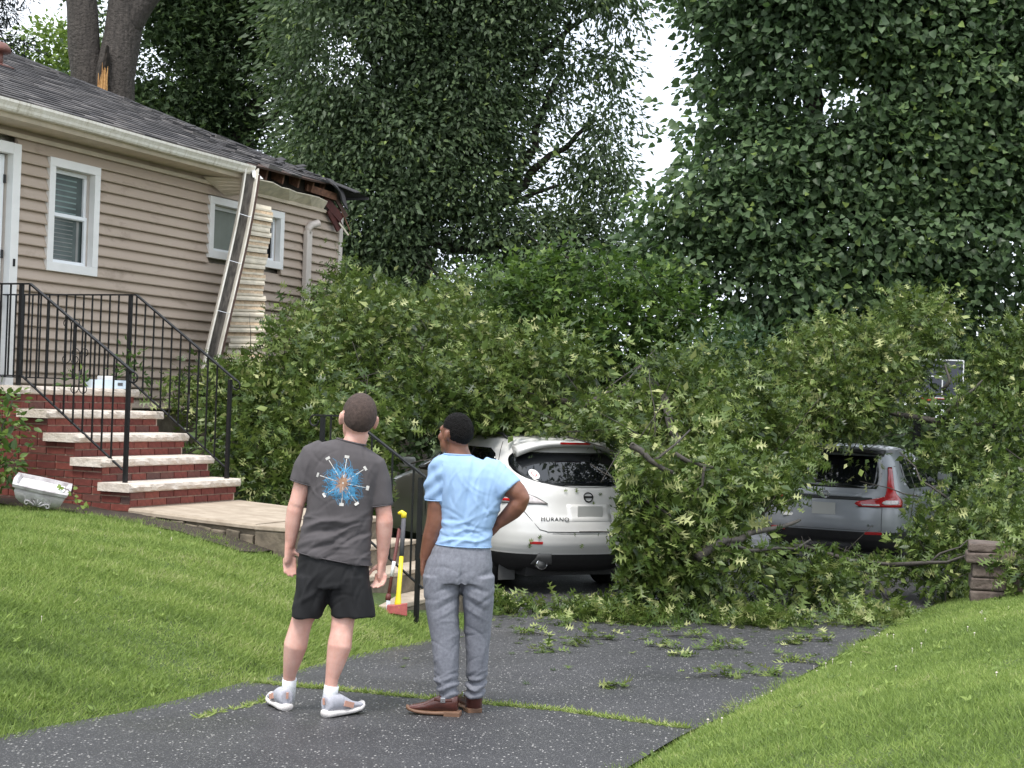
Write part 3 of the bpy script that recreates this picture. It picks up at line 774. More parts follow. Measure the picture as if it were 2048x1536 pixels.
# ================================================================== VEGETATION
MUR = (np.array([.93, 17.0, float(zb(17.0)) + .01]), rad(26))
HON = (np.array([4.18, 20.4, -.328]), rad(-27))
def in_car(P, car, x0, x1, y0, y1, z1):
    c, a = car; d = P - c
    lx = d[:, 0] * math.cos(a) + d[:, 1] * math.sin(a); ly = -d[:, 0] * math.sin(a) + d[:, 1] * math.cos(a)
    return (lx > x0) & (lx < x1) & (ly > y0) & (ly < y1) & (d[:, 2] < z1)
def blocked(P):
    """points that would be inside a car, the house, or standing in the clear space behind the white car"""
    d = P - HO; n = d @ HN; u = d @ HU
    b = (n < .10) & (u < .15)
    b |= (u < -6.62) & (n < 4.75) & (n > -1)
    b |= in_car(P, MUR, -1.0, .98, -.06, 4.8, 1.60)
    lo = P[:, 2] < G(P[:, 0], P[:, 1]) + .26
    b |= (P[:, 0] > -.9) & (P[:, 0] < 1.02 + .07 * (P[:, 1] - 14) + .05 * np.sin(P[:, 2] * 9)) & (P[:, 1] > 12) & (P[:, 1] < 17.4) & (P[:, 2] < 1.45) & ~lo
    b |= in_car(P, MUR, -2.4, -.9, -1, 3.2, 1.75) & (P[:, 0] > -1.3) & ~lo
    b |= in_car(P, MUR, -.8, .8, -.35, 1.2, .5)
    veil = np.sin(P[:, 0] * 9.1 + P[:, 2] * 5) * np.sin(P[:, 2] * 11.3 - P[:, 0] * 4) > .70
    hz_ = P[:, 2] - HON[0][2]
    b |= in_car(P, HON, -.62, 1.6, -3.6, .05, 2.0) & (hz_ > .46) & (hz_ < 1.26 - .18 * (P[:, 0] < HON[0][0] + .3)) & ~veil
    b |= in_car(P, HON, -1.15, .5, -3.6, .05, 2.0) & (hz_ > .40) & (hz_ < .90) & ~veil
    nr = (19.6 - P[:, 1]) * .075
    b |= (P[:, 0] > 2.35 + .16 * (P[:, 1] - 15)) & (P[:, 0] < 4.4) & (P[:, 1] > 14.2) & (P[:, 1] < 19.6) & (hz_ > .42 + nr) & (hz_ < .86 + nr) & ~veil
    b |= in_car(P, HON, .9, 2.4, -1.6, 2.6, 2.0) & (hz_ > .5) & (hz_ < 1.45)
    b |= in_car(P, MUR, -1.0, .98, .5, 4.8, 1.73)
    b |= in_car(P, HON, -.95, .95, -.03, 4.7, 1.66)
    b |= P[:, 2] < (G(P[:, 0], P[:, 1]) + .01)
    return b

def tri_fan(outline, c):
    n = len(outline); V = [(*c,)] + outline
    return np.array(V, float), [(0, 1 + i, 1 + (i + 1) % n) for i in range(n)]
HEART = (np.array([(0,.02,-.04),(.40,.12,.07),(.36,.48,.05),(0,1,-.10),(-.36,.48,.05),(-.40,.12,.07)], float), [(0,1,2),(0,2,3),(0,3,4),(0,4,5)])
NARROW = (np.array([(0,0,0),(.17,.40,.05),(0,1,-.05),(-.17,.40,.05)], float), [(0,1,2),(0,2,3)])
OVAL = (np.array([(0,0,0),(.26,.3,.05),(.20,.7,.03),(0,1,-.05),(-.20,.7,.03),(-.26,.3,.05)], float), [(0,1,2),(0,2,3),(0,3,4),(0,4,5)])
MAPLE = (np.array([(0,0,0),(.48,.40,.06),(.13,.50,0),(0,1,-.07),(-.13,.50,0),(-.48,.40,.06)], float), [(0,1,2),(0,2,3),(0,3,4),(0,4,5)])
OAK = (np.array([(0,0,0),(.09,.42,.0),(0,1.0,-.07),(-.09,.42,.0),
                 (.03,.16,0),(.36,.24,.06),(.07,.34,0),(.05,.42,0),(.50,.60,.09),(.06,.62,0),(.03,.68,-.02),(.30,.90,.03),(.01,.84,-.03),
                 (-.03,.16,0),(-.36,.24,.06),(-.07,.34,0),(-.05,.42,0),(-.50,.60,.09),(-.06,.62,0),(-.03,.68,-.02),(-.30,.90,.03),(-.01,.84,-.03)], float),
       [(0,1,2),(0,2,3),(4,5,6),(7,8,9),(10,11,12),(15,14,13),(18,17,16),(21,20,19)])

def nrmz(A): return A / (np.linalg.norm(A, axis=1, keepdims=True) + 1e-9)
def leaf_object(name, P, D, Nn, size, tint, tmpl, mat, parent=None, width=1.0):
    TV, TF = tmpl; N, k = len(P), len(TV)
    D = nrmz(D); S = nrmz(np.cross(D, Nn)); Z = np.cross(S, D)
    TVw = TV * np.array([width, 1, 1])
    V = P[:, None, :] + size[:, None, None] * (TVw[None, :, 0:1] * S[:, None, :] + TVw[None, :, 1:2] * D[:, None, :] + TVw[None, :, 2:3] * Z[:, None, :])
    V = V.reshape(-1, 3)
    if parent is not None: V = V - np.array(parent.location)
    F = (np.array(TF)[None] + (np.arange(N) * k)[:, None, None]).reshape(-1)
    nf = N * len(TF)
    me = bpy.data.meshes.new(name)
    me.vertices.add(len(V)); me.vertices.foreach_set('co', V.astype(np.float32).ravel())
    me.loops.add(nf * 3); me.loops.foreach_set('vertex_index', F.astype(np.int32))
    me.polygons.add(nf); me.polygons.foreach_set('loop_start', (np.arange(nf) * 3).astype(np.int32))
    me.polygons.foreach_set('loop_total', np.full(nf, 3, np.int32))
    me.update(calc_edges=True)
    a = me.attributes.new('tint', 'FLOAT', 'FACE'); a.data.foreach_set('value', np.repeat(np.clip(tint, 0, 1), len(TF)).astype(np.float32))
    return tag(link(name, me, mat, parent), kind='stuff')

def sprigs(lobes, per_m2, inner=.6, front_bias=True):
    S, O, T = [], [], []
    for c, r in lobes:
        c = np.array(c); r = np.array(r if hasattr(r, '__len__') else (r, r, r), float)
        area = 4 * math.pi * ((r[0]*r[1]) ** 1.6 / 3 + (r[0]*r[2]) ** 1.6 / 3 + (r[1]*r[2]) ** 1.6 / 3) ** (1 / 1.6)
        n = max(3, int(area * per_m2))
        d = nrmz(RNG.normal(size=(n, 3)))
        if front_bias:
            back = d[:, 1] > .35; keep = ~back | (RNG.random(n) < .4); d = d[keep]; n = len(d)
        # lumpy shell
        ph = RNG.random(6) * 6.28
        lump = 1 + .16 * np.sin(3.1 * d[:, 0] + ph[0]) * np.sin(3.7 * d[:, 2] + ph[1]) + .12 * np.sin(6.3 * d[:, 0] + ph[2]) * np.sin(5.1 * d[:, 1] + 6 * d[:, 2] + ph[3])
        rr = (inner + (1.05 - inner) * RNG.random(n) ** .6) * lump
        S.append(c + d * r * rr[:, None]); O.append(nrmz(d / r))
        T.append(np.full(n, RNG.normal(0, .08)))
    return np.concatenate(S), np.concatenate(O), np.concatenate(T)

def fb3(P, s, seed):
    rs = np.random.default_rng(seed); v = 0
    for o in range(3):
        for _ in range(4):
            d = rs.normal(size=3); d /= np.linalg.norm(d); v = v + np.sin(P @ d * s * 2 ** o + rs.uniform(0, 6.28)) / 1.6 ** o
    return v / 4.5
def foliage(name, lobes, per_m2, m, size, tmpl, mat, parent, spread=.18, droop=.35, flat=.6, inner=.6, t0=.45, tv=.16, pale=.06, cull=None, width=1.0, svar=.25, extra=None, updir=.75, gap=None, out=.25):
    S, O, T = sprigs(lobes, per_m2, inner)
    if extra is not None:
        S = np.concatenate([S, extra[0]]); O = np.concatenate([O, extra[1]]); T = np.concatenate([T, np.zeros(len(extra[0]))])
    if cull is not None:
        k = ~cull(S); S, O, T = S[k], O[k], T[k]
    if gap is not None:
        k = fb3(S, gap[0], 17) > gap[1]; S, O, T = S[k], O[k], T[k]
    n = len(S)
    st = T + RNG.normal(0, .13, n) + .16 * fb3(S, 1.9, 23)
    off = RNG.normal(size=(n, m, 3)) * np.array([1, 1, flat]) * spread
    P = (S[:, None] + off); D = (off / spread) * .8 + O[:, None] * .6 + RNG.normal(size=(n, m, 3)) * .35 + np.array([0, 0, -droop])
    Nn = RNG.normal(size=(n, m, 3)) * .55 + np.array([0, 0, updir]) + O[:, None] * out
    sz = size * (1 + svar * RNG.normal(size=(n, m))).clip(.45, 1.7)
    tt = t0 + st[:, None] + RNG.normal(0, tv, (n, m)) + (RNG.random((n, m)) < pale) * .4
    P, D, Nn, sz, tt = P.reshape(-1, 3), D.reshape(-1, 3), Nn.reshape(-1, 3), sz.ravel(), tt.ravel()
    if cull is not None:
        k = ~cull(P); P, D, Nn, sz, tt = P[k], D[k], Nn[k], sz[k], tt[k]
    return leaf_object(name, P, D, Nn, sz, tt, tmpl, mat, parent, width)

def limb(parent, pts, r0, r1, mat, name='limb', wig=.06, seg=7):
    P = [np.array(p, float) for p in pts]; Q = [P[0]]
    for a, b in zip(P[:-1], P[1:]):
        L = np.linalg.norm(b - a); k = max(2, int(L / .35))
        for i in range(1, k + 1):
            q = a + (b - a) * i / k
            if i < k: q = q + RNG.normal(size=3) * wig * min(1, L)
            Q.append(q)
    n = len(Q); rr = [r0 + (r1 - r0) * (i / (n - 1)) for i in range(n)]
    return MB().tube(Q, rr, seg).build(name, mat, parent, True, world=True)

def twigs(parent, starts, n, L, r, mat, name='twig', up=0.1):
    for _ in range(n):
        a = starts[RNG.integers(len(starts))] + RNG.normal(size=3) * .1
        d = RNG.normal(size=3); d[2] = d[2] * .6 + up; d /= np.linalg.norm(d)
        l = L * RNG.uniform(.5, 1.2); k = RNG.normal(size=3) * .15
        limb(parent, [a, a + d * l * .5 + k * l * .3, a + d * l + k * l], r, r * .3, mat, name, .02, 5)

def standing_tree(name, label, base, trunk_pts, r0, r1, limbs, bark, fol, cat='tree', group=None):
    b = np.array(base, float); b[2] = float(G(b[0], b[1]))
    e = empty(name, b, 0, label, cat, group)
    limb(e, [b - np.array([0, 0, .2])] + trunk_pts, r0, r1, bark, 'trunk', .05, 12)
    for pts, a, c in limbs: limb(e, pts, a, c, bark, 'limb', .08, 7)
    for f in fol: foliage('crown', parent=e, **f)
    return e

def LB(lst, Y=None, sy=1.0, sz=1.0):
    """lobes from (photo x, photo y, [distance], radius in m)"""
    out = []
    for t in lst:
        x, y, *rest = t
        yy, r = (Y, rest[0]) if len(rest) == 1 else rest
        out.append((at(x, y, yy), (r, r * sy, r * sz)))
    return out

def trees():
    # ---- twin-trunk tree split behind the roof
    Y = 30.0
    b = at(205, 800, Y); b[2] = float(G(b[0], b[1]))
    e = empty('split_tree', b, 0, 'twin-trunked grey tree behind the roof with a fresh orange split wound', 'tree')
    limb(e, [b - np.array([0, 0, .3]), at(208, 420, Y), at(208, 215, Y)], .75, .55, M['bark_grey'], 'trunk', .02, 16)
    limb(e, [at(190, 300, Y), at(176, 180, Y), at(168, 100, Y), at(165, 20, Y), at(160, -160, Y), at(150, -420, Y)], .34, .24, M['bark_grey'], 'trunk', .02, 14)
    limb(e, [at(226, 300, Y), at(229, 190, Y), at(238, 110, Y), at(250, 30, Y), at(262, -60, Y), at(270, -380, Y)], .42, .26, M['bark_grey'], 'trunk', .02, 16)
    limb(e, [at(250, 60, Y), at(272, 22, Y), at(300, -15, Y), at(340, -60, Y), at(420, -160, Y)], .30, .16, M['bark_grey'], 'limb', .02, 12)
    # wound: dark hollow with torn pale wood
    def lens(cx, cy, w, h, yy, mat, nm, jag):
        c = at(cx, cy, yy); P = []; n = 15
        for i in range(n):
            t = i / (n - 1); ww = w * math.sin(math.pi * min(1, .06 + t * .9)) ** .7 * (1 - .55 * t); z = c[2] - h / 2 + h * t
            j = random.uniform(-jag, jag)
            P.append([(c[0] + .10 * t * h - ww / 2 + j, c[1] + .05, z), (c[0] + .10 * t * h - ww * .2 + j, c[1] - .05, z), (c[0] + .10 * t * h + ww * .25 + j, c[1] - .06 + random.uniform(-.02, .02), z), (c[0] + .10 * t * h + ww / 2 + j, c[1] + .05, z), (c[0] + .1 * t * h, c[1] + .14, z)])
        MB().loft(P).build(nm, mat, e, world=True)
    lens(201, 148, .30, 1.10, Y - .53, M['wound_dark'], 'hollow', .015)
    rs = np.random.default_rng(12)
    for k in range(15):           # torn splinters of pale heartwood standing in the hollow
        x = 197 + 1.35 * k if k < 12 else 186 + 3.5 * (k - 12); h = (.30 + .36 * math.sin(min(1, (k + 1) / 11) * 2.6) + rs.uniform(-.08, .08)) if k < 12 else .16 + .06 * rs.random()
        a = at(x + rs.uniform(-1, 1), 196, Y - .62 - .03 * rs.random()); w0 = rs.uniform(.018, .034); ln = np.array([rs.uniform(-.05, .09) * h, rs.uniform(-.03, .02), h])
        P = [[a + ln * t + np.array([sx * w0 * (1 - t) ** .6, sy * w0 * .7 * (1 - t) ** .6, 0]) for sx, sy in ((-1, -.4), (.1, -1), (1, 0), (0, 1))] for t in (0, .3, .6, .85, .98)]
        MB().loft(P).build('torn_wood', M['wound'], e, world=True)
    foliage('crown', LB([(150, -420, 1.6), (260, -420, 1.8), (420, -260, 1.2)], Y), 5, 8, .13, MAPLE, M['maple_leaf'], e, .3)
    # ---- dark spruce at the top left
    Y = 27.0
    b = at(-70, 800, Y); b[2] = float(G(b[0], b[1])); e = empty('spruce_tree', b, 0, 'dark spruce with drooping boughs at the upper left corner', 'tree')
    limb(e, [b, at(-70, -300, Y)], .22, .05, M['bark'], 'trunk', .02, 10)
    lob = []
    for k, y in enumerate(range(-160, 300, 34)):
        for sx in (-1, 1):
            x1 = -70 + sx * (95 + 38 * math.sin(k * 1.9) + .10 * y)
            if y > 95 and sx > 0: x1 = -30
            for t in (.3, .6, .9): lob.append((-70 + (x1 + 70) * t, y + 22 * t, .34 - .13 * t))
    foliage('crown', LB(lob, Y, 1.6, .5), 22, 16, .12, NARROW, M['needle'], e, .12, .5, .5, .3, .4, .2, 0, width=.55)
    # ---- pale yellow-green tree far left
    standing_tree('pale_tree', 'light yellow-green tree between the spruce and the twin trunks', at(100, 800, 42), [at(100, 300, 42), at(105, 150, 42)], .2, .06, [],
        M['bark'], [dict(lobes=LB([(75, 110, .8), (115, 120, 1.0), (140, 170, .8), (95, 180, 1.0), (160, 110, .6), (198, 80, .6), (200, 140, .6), (60, 180, .7), (105, 70, .45)], 42), per_m2=12, m=7, size=.15, tmpl=OVAL, mat=M['pale_leaf'], spread=.2, t0=.5)])
    # ---- dark oak behind the roof
    Y = 37.0
    tr = lambda *p: [at(x, y, Y) for x, y in p]
    standing_tree('backyard_oak', 'dark leafy oak with bare forked trunk just behind the roof ridge', at(480, 800, Y), tr((486, 420), (484, 270)), .36, .30,
        [(tr((484, 280), (505, 215), (545, 180), (600, 130)), .2, .07), (tr((484, 270), (478, 220), (470, 160), (440, 60)), .22, .06), (tr((500, 250), (545, 235), (590, 190), (610, 150)), .15, .05),
         (tr((530, 130), (545, 100), (560, 60), (600, 10)), .16, .06), (tr((545, 140), (545, 90), (530, 30)), .14, .05), (tr((470, 160), (400, 120), (330, 100)), .1, .04), (tr((478, 230), (400, 210), (320, 190)), .1, .04)],
        M['bark'], [dict(lobes=LB([(300, 60, 1.5), (390, 20, 1.4), (470, 60, 1.3), (330, 150, 1.4), (420, 140, 1.3), (310, 230, 1.1), (400, 240, 1.1), (470, 210, .9), (560, 20, 1.2), (640, 40, 1.3), (640, 150, 1.0), (590, 260, .9), (650, 260, 1.2), (540, 320, .9), (610, 340, 1.1), (350, 300, 1.0), (450, 320, .8), (250, 160, .9), (270, 250, .8), (340, -70, 1.6), (480, -80, 1.7), (620, -70, 1.6)], Y),
            per_m2=7, m=30, size=.15, tmpl=MAPLE, mat=M['dark_leaf'], spread=.36, t0=.45, pale=.05, flat=.5, gap=(1.5, -.26), updir=.4, out=.8)])
    # ---- big drooping maple in the centre
    Y = 31.0
    tr = lambda *p: [at(x, y, Y) for x, y in p]
    standing_tree('silver_maple', 'tall drooping maple filling the middle background', at(830, 800, Y), tr((830, 600), (835, 420), (850, 250)), .38, .26,
        [(tr((835, 330), (880, 250), (905, 190), (930, 60)), .2, .06), (tr((850, 430), (960, 420), (1060, 345), (1100, 310), (1190, 240)), .14, .04), (tr((960, 425), (1040, 400), (1120, 370)), .09, .03),
         (tr((840, 300), (780, 200), (720, 80)), .18, .06), (tr((830, 420), (740, 330), (660, 280)), .14, .05), (tr((1000, 395), (1070, 260), (1120, 150), (1140, 40)), .10, .04), (tr((930, 330), (1000, 230), (1080, 110), (1180, 30)), .13, .04), (tr((830, 480), (960, 500), (1100, 470), (1200, 480)), .12, .04), (tr((850, 260), (870, 120), (880, -40)), .2, .1)],
        M['bark'], [dict(lobes=LB([(700, 40, 1.5), (820, 10, 1.5), (940, 40, 1.4), (1060, -10, 1.2), (690, 170, 1.3), (800, 150, 1.4), (920, 160, 1.3), (1030, 130, 1.0), (680, 300, 1.2), (790, 290, 1.4), (900, 290, 1.3), (990, 260, .9),
              (720, 420, 1.2), (830, 420, 1.3), (940, 400, 1.1), (760, 530, 1.1), (880, 530, 1.2), (990, 500, 1.0), (1080, 490, .8), (1160, 510, .8), (1220, 500, .6), (700, 560, .9), (1000, 590, .9), (1130, 580, .8), (640, 460, .8), (690, 620, 1.0), (800, 640, 1.1), (930, 640, 1.0), (760, -100, 1.8), (950, -110, 1.8), (1150, -100, 1.6)], Y, 1, .9),
            per_m2=11, m=34, size=.135, tmpl=NARROW, mat=M['maple_leaf'], spread=.32, t0=.45, pale=.04, droop=.8, flat=.7, width=1.25, updir=.35, out=.8, gap=(1.5, -.55)),
           dict(lobes=LB([(1180, 0, 1.0), (1240, 30, .6), (1140, 120, .7), (1230, 130, .55), (1090, 220, .6), (1200, 300, .75), (1240, 250, .6), (1180, 370, .55), (1250, 360, .55), (1130, 330, .4), (1130, 440, .5), (1220, 430, .5), (1290, 300, .4), (1200, 200, .6), (1060, 440, .5)], Y, 1, 1), per_m2=16, m=14, size=.14, tmpl=NARROW, mat=M['maple_leaf'], spread=.2, t0=.5, pale=.03, droop=.9, flat=.9, inner=.2, width=1.2, gap=(2.6, -.12), updir=.35, out=.8)])
    # ---- broad-leaved tree on the right
    Y = 25.0
    tr = lambda *p: [at(x, y, Y) for x, y in p]
    standing_tree('broadleaf_tree', 'dense broad-leaved green tree towering over the right side', at(1640, 800, Y + .6), tr((1640, 600), (1625, 380), (1620, 160)), .32, .16,
        [(tr((1630, 420), (1600, 370), (1560, 300)), .1, .04), (tr((1620, 300), (1760, 200), (1880, 100)), .14, .05), (tr((1640, 480), (1800, 380), (1960, 330)), .13, .05), (tr((1640, 520), (1500, 450), (1400, 420)), .1, .04), (tr((1620, 200), (1520, 60), (1480, -60)), .12, .05), (tr((1820, 120), (1860, 110), (1900, 90)), .12, .1)],
        M['bark'], [dict(lobes=LB([(1475, 20, .7), (1560, 40, 1.1), (1670, 50, 1.3), (1800, 40, 1.3), (1920, 60, 1.3), (2040, 60, 1.3), (1460, 150, .5), (1555, 180, 1.0), (1670, 190, 1.3), (1810, 200, 1.3), (1940, 200, 1.3), (2060, 210, 1.2), (1430, 270, .55), (1560, 310, 1.1), (1690, 330, 1.2), (1830, 330, 1.1), (1960, 340, 1.2), (2070, 360, 1.1),
              (1370, 430, .6), (1450, 420, .9), (1580, 450, 1.1), (1710, 470, 1.1), (1850, 480, 1.1), (1990, 490, 1.2), (1330, 540, .55), (1400, 560, .9), (1510, 590, 1.1), (1640, 610, 1.1), (1770, 610, 1.0), (1900, 620, 1.0), (2020, 620, 1.1), (1420, 660, .7), (1560, 700, .7), (1950, 710, .7), (2060, 720, .9), (1700, -90, 1.7), (1900, -100, 1.7), (1500, -90, 1.3)], Y, 1, .85),
            per_m2=6.2, m=42, size=.12, tmpl=HEART, mat=M['big_leaf'], spread=.30, gap=(1.8, -.5), inner=.72, t0=.45, pale=.05, droop=.9, flat=.42, updir=.35, out=.9)])
    # ---- vine thickets and shrub
    for nm, lab, x0, lob in (('vine_thicket', 'light green vine-covered thicket rising behind the white car', 1090, [(980, 620, .7), (1060, 590, .65), (1100, 560, .45), (1130, 520, .22), (1140, 620, .8), (1080, 690, .8), (1000, 700, .7), (1180, 700, .8), (920, 600, .25), (880, 640, .35), (1040, 740, .7), (1140, 760, .7)]),
                             ('vine_thicket', 'green vine tangle between the thicket and the broad-leaved tree', 1290, [(1240, 620, .7), (1300, 600, .5), (1330, 650, .6), (1390, 640, .45), (1260, 700, .8), (1350, 720, .7), (1420, 690, .4), (1300, 780, .7), (1230, 560, .3)])):
        Y = 22.5
        b = at(x0, 900, Y); b[2] = float(G(b[0], b[1])); e = empty(nm, b, 0, lab, 'vines')
        foliage('crown', LB(lob, Y), 20, 7, .12, MAPLE, M['vine_leaf'], e, .15, .3, .7, .5, .45, .2, .06)
        twigs(e, [at(x, y, Y) for x, y, r in lob], 14, 1.0, .012, M['bark'])
        limb(e, [b, at(x0, 720, Y), at(x0 + 20, 600, Y)], .05, .02, M['bark'], 'stem')
    Y = 21.5
    b = at(1470, 900, Y); b[2] = float(G(b[0], b[1])); e = empty('shrub', b, 0, 'bluish green shrub with narrow leaves left of the backboard', 'shrub')
    lob = [(1440, 740, .5), (1500, 720, .5), (1540, 770, .5), (1470, 800, .55), (1400, 720, .35), (1560, 820, .45), (1380, 790, .4), (1500, 860, .5)]
    foliage('crown', LB(lob, Y), 26, 8, .11, NARROW, M['shrub_leaf'], e, .13, .1, .7, .4, .45, .2, .05, width=1.2)
    limb(e, [b, at(1480, 780, Y)], .05, .02, M['bark'], 'stem')
    # ---- dark undergrowth closing the back of the driveway
    for lab, lob in (('dark undergrowth behind the white car', [(700, 800, 25, .9), (820, 820, 25, .9), (950, 820, 25, 1.0), (1080, 830, 25, 1.0), (1200, 830, 25, 1.0), (880, 900, 24.6, .8), (1020, 900, 24.6, .8), (1150, 900, 24.6, .8)]),
                     ('dark undergrowth between the two cars', [(1320, 840, 24.5, .9), (1430, 850, 24.5, .9), (1540, 870, 24.5, .9), (1380, 930, 24, .7), (1500, 930, 24, .7), (1650, 880, 24.5, .9)]),
                     ('dark undergrowth right of the grey car', [(1780, 870, 25, .9), (1900, 860, 24, .9), (2010, 850, 23.5, 1.0), (1930, 960, 23, .8), (2050, 960, 22.5, .9), (2130, 900, 22.5, 1.0), (1850, 970, 24, .7), (2000, 1040, 21.5, .5), (2090, 1060, 20, .6)])):
        b = at(lob[1][0], 980, lob[1][2]); b[2] = float(G(b[0], b[1])); e = empty('undergrowth', b, 0, lab, 'bush')
        foliage('crown', LB(lob), 16, 7, .13, OVAL, M['dark_leaf'], e, .16, .3, .7, .45, .4, .2, .04)
        twigs(e, [at(x, y, Y_) for x, y, Y_, r in lob], 6, 1.0, .012, M['bark'], 'stem')
    # ---- distant woods
    lob = []
    for k in range(46):
        X = -60 + k * 3.1; lob.append(((X, 75 + 6 * math.sin(k), 1.6 + 1.2 * math.sin(k * 2.1)), (2.6, 2.4, 2.4 + .7 * math.sin(k * 1.3))))
    w = foliage('distant_woods', lob, 1.2, 6, .6, OVAL, M['dark_leaf'], None, .5, .2, .7, .5, .5)
    tag(w, 'far belt of dark woods closing the horizon', 'woods', kind='stuff')
trees()

def fallen():
    # --- limb heaped over the walk beside the stoop
    def fallen_limb(name, label, base, lob, boughs, per=30, extra_tw=30, size=.102, t0=.49, flatlob=()):
        b = np.array(base, float); b[2] = float(G(b[0], b[1])); e = empty(name, b, 0, label, 'fallen limb', 'storm-broken oak limbs')
        L = LB(lob)
        if len(flatlob): foliage('ground_litter', list(flatlob), per * 2.0, 8, size, OAK, M['oak_leaf'], e, .12, .1, .3, .2, .60, .2, .10, cull=blocked, updir=.6, svar=.35, gap=(5, -.1))
        ES, EO = [], []
        for k in range(int(len(L) * 4.5)):      # shoots that stick out of the heap
            c, r = L[RNG.integers(len(L))]; d = RNG.normal(size=3); d[1] -= .5; d[2] = abs(d[2]) * .9 + .15; d /= np.linalg.norm(d)
            p0 = np.array(c) + d * np.array(r) * .85; dd = d + RNG.normal(size=3) * .45 + np.array([0, 0, .25]); dd /= np.linalg.norm(dd)
            ln = RNG.uniform(.18, .5); nk = max(2, int(ln / .085))
            if blocked((p0 + dd * ln)[None])[0]: continue
            for q in range(nk): ES.append(p0 + dd * ln * (q + 1) / nk); EO.append(dd)
            if k % 2 == 0: limb(e, [p0 - dd * .1, p0 + dd * ln * .5, p0 + dd * ln], .006, .002, M['bark_fallen'], 'twig', .02, 4)
        foliage('crown', L, per * 1.25, 8, size, OAK, M['oak_leaf'], e, .115, .35, .8, .35, t0, .20, .06, cull=blocked, updir=.3, svar=.38, gap=(3.4, -.14), extra=(np.array(ES), np.array(EO)))
        foliage('crown', L, per * .85, 8, size * .95, NARROW, M['oak_leaf'], e, .13, .5, .8, .35, t0 - .02, .20, .05, cull=blocked, updir=.2, svar=.4, gap=(3.4, -.2), width=1.5)
        for pts, a, c in boughs: limb(e, pts, a, c, M['bark_fallen'], 'bough', .05, 7)
        st = [c for c, r in L]
        k = ~blocked(np.array(st)); st = [s for s, q in zip(st, k) if q]
        twigs(e, st, extra_tw, .8, .010, M['bark_fallen'])
        return e
    fallen_limb('fallen_oak_limb', 'leafy oak limb heaped beside the stoop and against the tan house', at(700, 1000, 17.5),
        [(462, 900, 16.6, .34), (500, 960, 16.4, .34), (470, 800, 17.6, .32), (560, 860, 17, .6), (540, 760, 18, .45), (600, 700, 19, .4), (560, 680, 18.5, .22), (630, 780, 17.8, .7), (650, 890, 16.8, .6), (640, 650, 19.6, .22), (700, 690, 19, .6), (720, 800, 18, .7), (740, 640, 20.5, .5), (780, 600, 20.8, .22), (800, 720, 18.6, .7), (850, 810, 17.8, .6), (850, 640, 20, .45), (900, 610, 20.5, .2), (900, 720, 18.6, .65), (930, 800, 18, .55), (590, 960, 16.4, .42), (560, 990, 15.9, .25), (730, 920, 16.8, .5), (800, 890, 17.2, .5), (850, 900, 17.2, .35), (690, 590, 21.3, .25), (770, 950, 16.6, .3), (860, 850, 17.4, .3), (420, 820, 17.2, .15), (400, 780, 17.6, .16), (660, 980, 16.2, .3)],
        [([at(980, 870, 19), at(850, 800, 18.6), at(700, 770, 18.2), at(560, 790, 17.6), at(470, 850, 17)], .11, .02), ([at(760, 780, 18.4), at(700, 690, 19), at(650, 640, 19.6)], .04, .012), ([at(850, 800, 18.6), at(840, 690, 19.4), at(800, 620, 20.4)], .05, .012), ([at(640, 770, 18), at(600, 700, 19), at(595, 660, 19.3)], .03, .008)], 42, 34)
    fallen_limb('fallen_oak_limb', 'oak limb resting on the roof of the white car', at(1100, 1000, 19),
        [(970, 760, 18.8, .6), (960, 840, 18.4, .3), (1030, 790, 18.4, .55), (1010, 845, 18.2, .22), (1110, 770, 18.4, .6), (1080, 840, 17.9, .25), (1160, 810, 17.6, .5), (1150, 850, 17.0, .2), (1220, 790, 17.6, .55), (1220, 850, 16.8, .28), (920, 840, 18.8, .28), (1280, 820, 17.2, .4), (890, 870, 18.8, .2)],
        [([at(880, 830, 19.6), at(1050, 820, 18.6), at(1200, 800, 17.8), at(1330, 790, 17.6)], .08, .03), ([at(1140, 830, 17.8), at(1250, 770, 18), at(1310, 700, 18.6)], .03, .01), ([at(940, 862, 19.2), at(985, 862, 18.8), at(1010, 868, 18.4)], .03, .02)], 40, 16)
    mat_l = []
    for x, y, Y, r in [(1010, 1205, 15.0, .35), (1080, 1208, 14.8, .5), (1180, 1215, 14.6, .5), (1280, 1218, 14.5, .55), (1380, 1218, 14.55, .55), (1480, 1216, 14.6, .55), (1580, 1212, 14.8, .55), (1690, 1206, 15.1, .55), (1790, 1196, 15.5, .5), (1880, 1178, 16, .5), (1940, 1160, 16.3, .4), (1240, 1190, 14.9, .4), (985, 1200, 15.0, .3), (1120, 1190, 15.0, .3), (1060, 1215, 14.7, .4), (1150, 1225, 14.45, .35)]:
        p = at(x, y, Y); p[2] = float(zb(Y)) + .06; p[2] = float(zb(Y)) + .02; mat_l.append((p, (r * 1.25, r * .9, .09)))
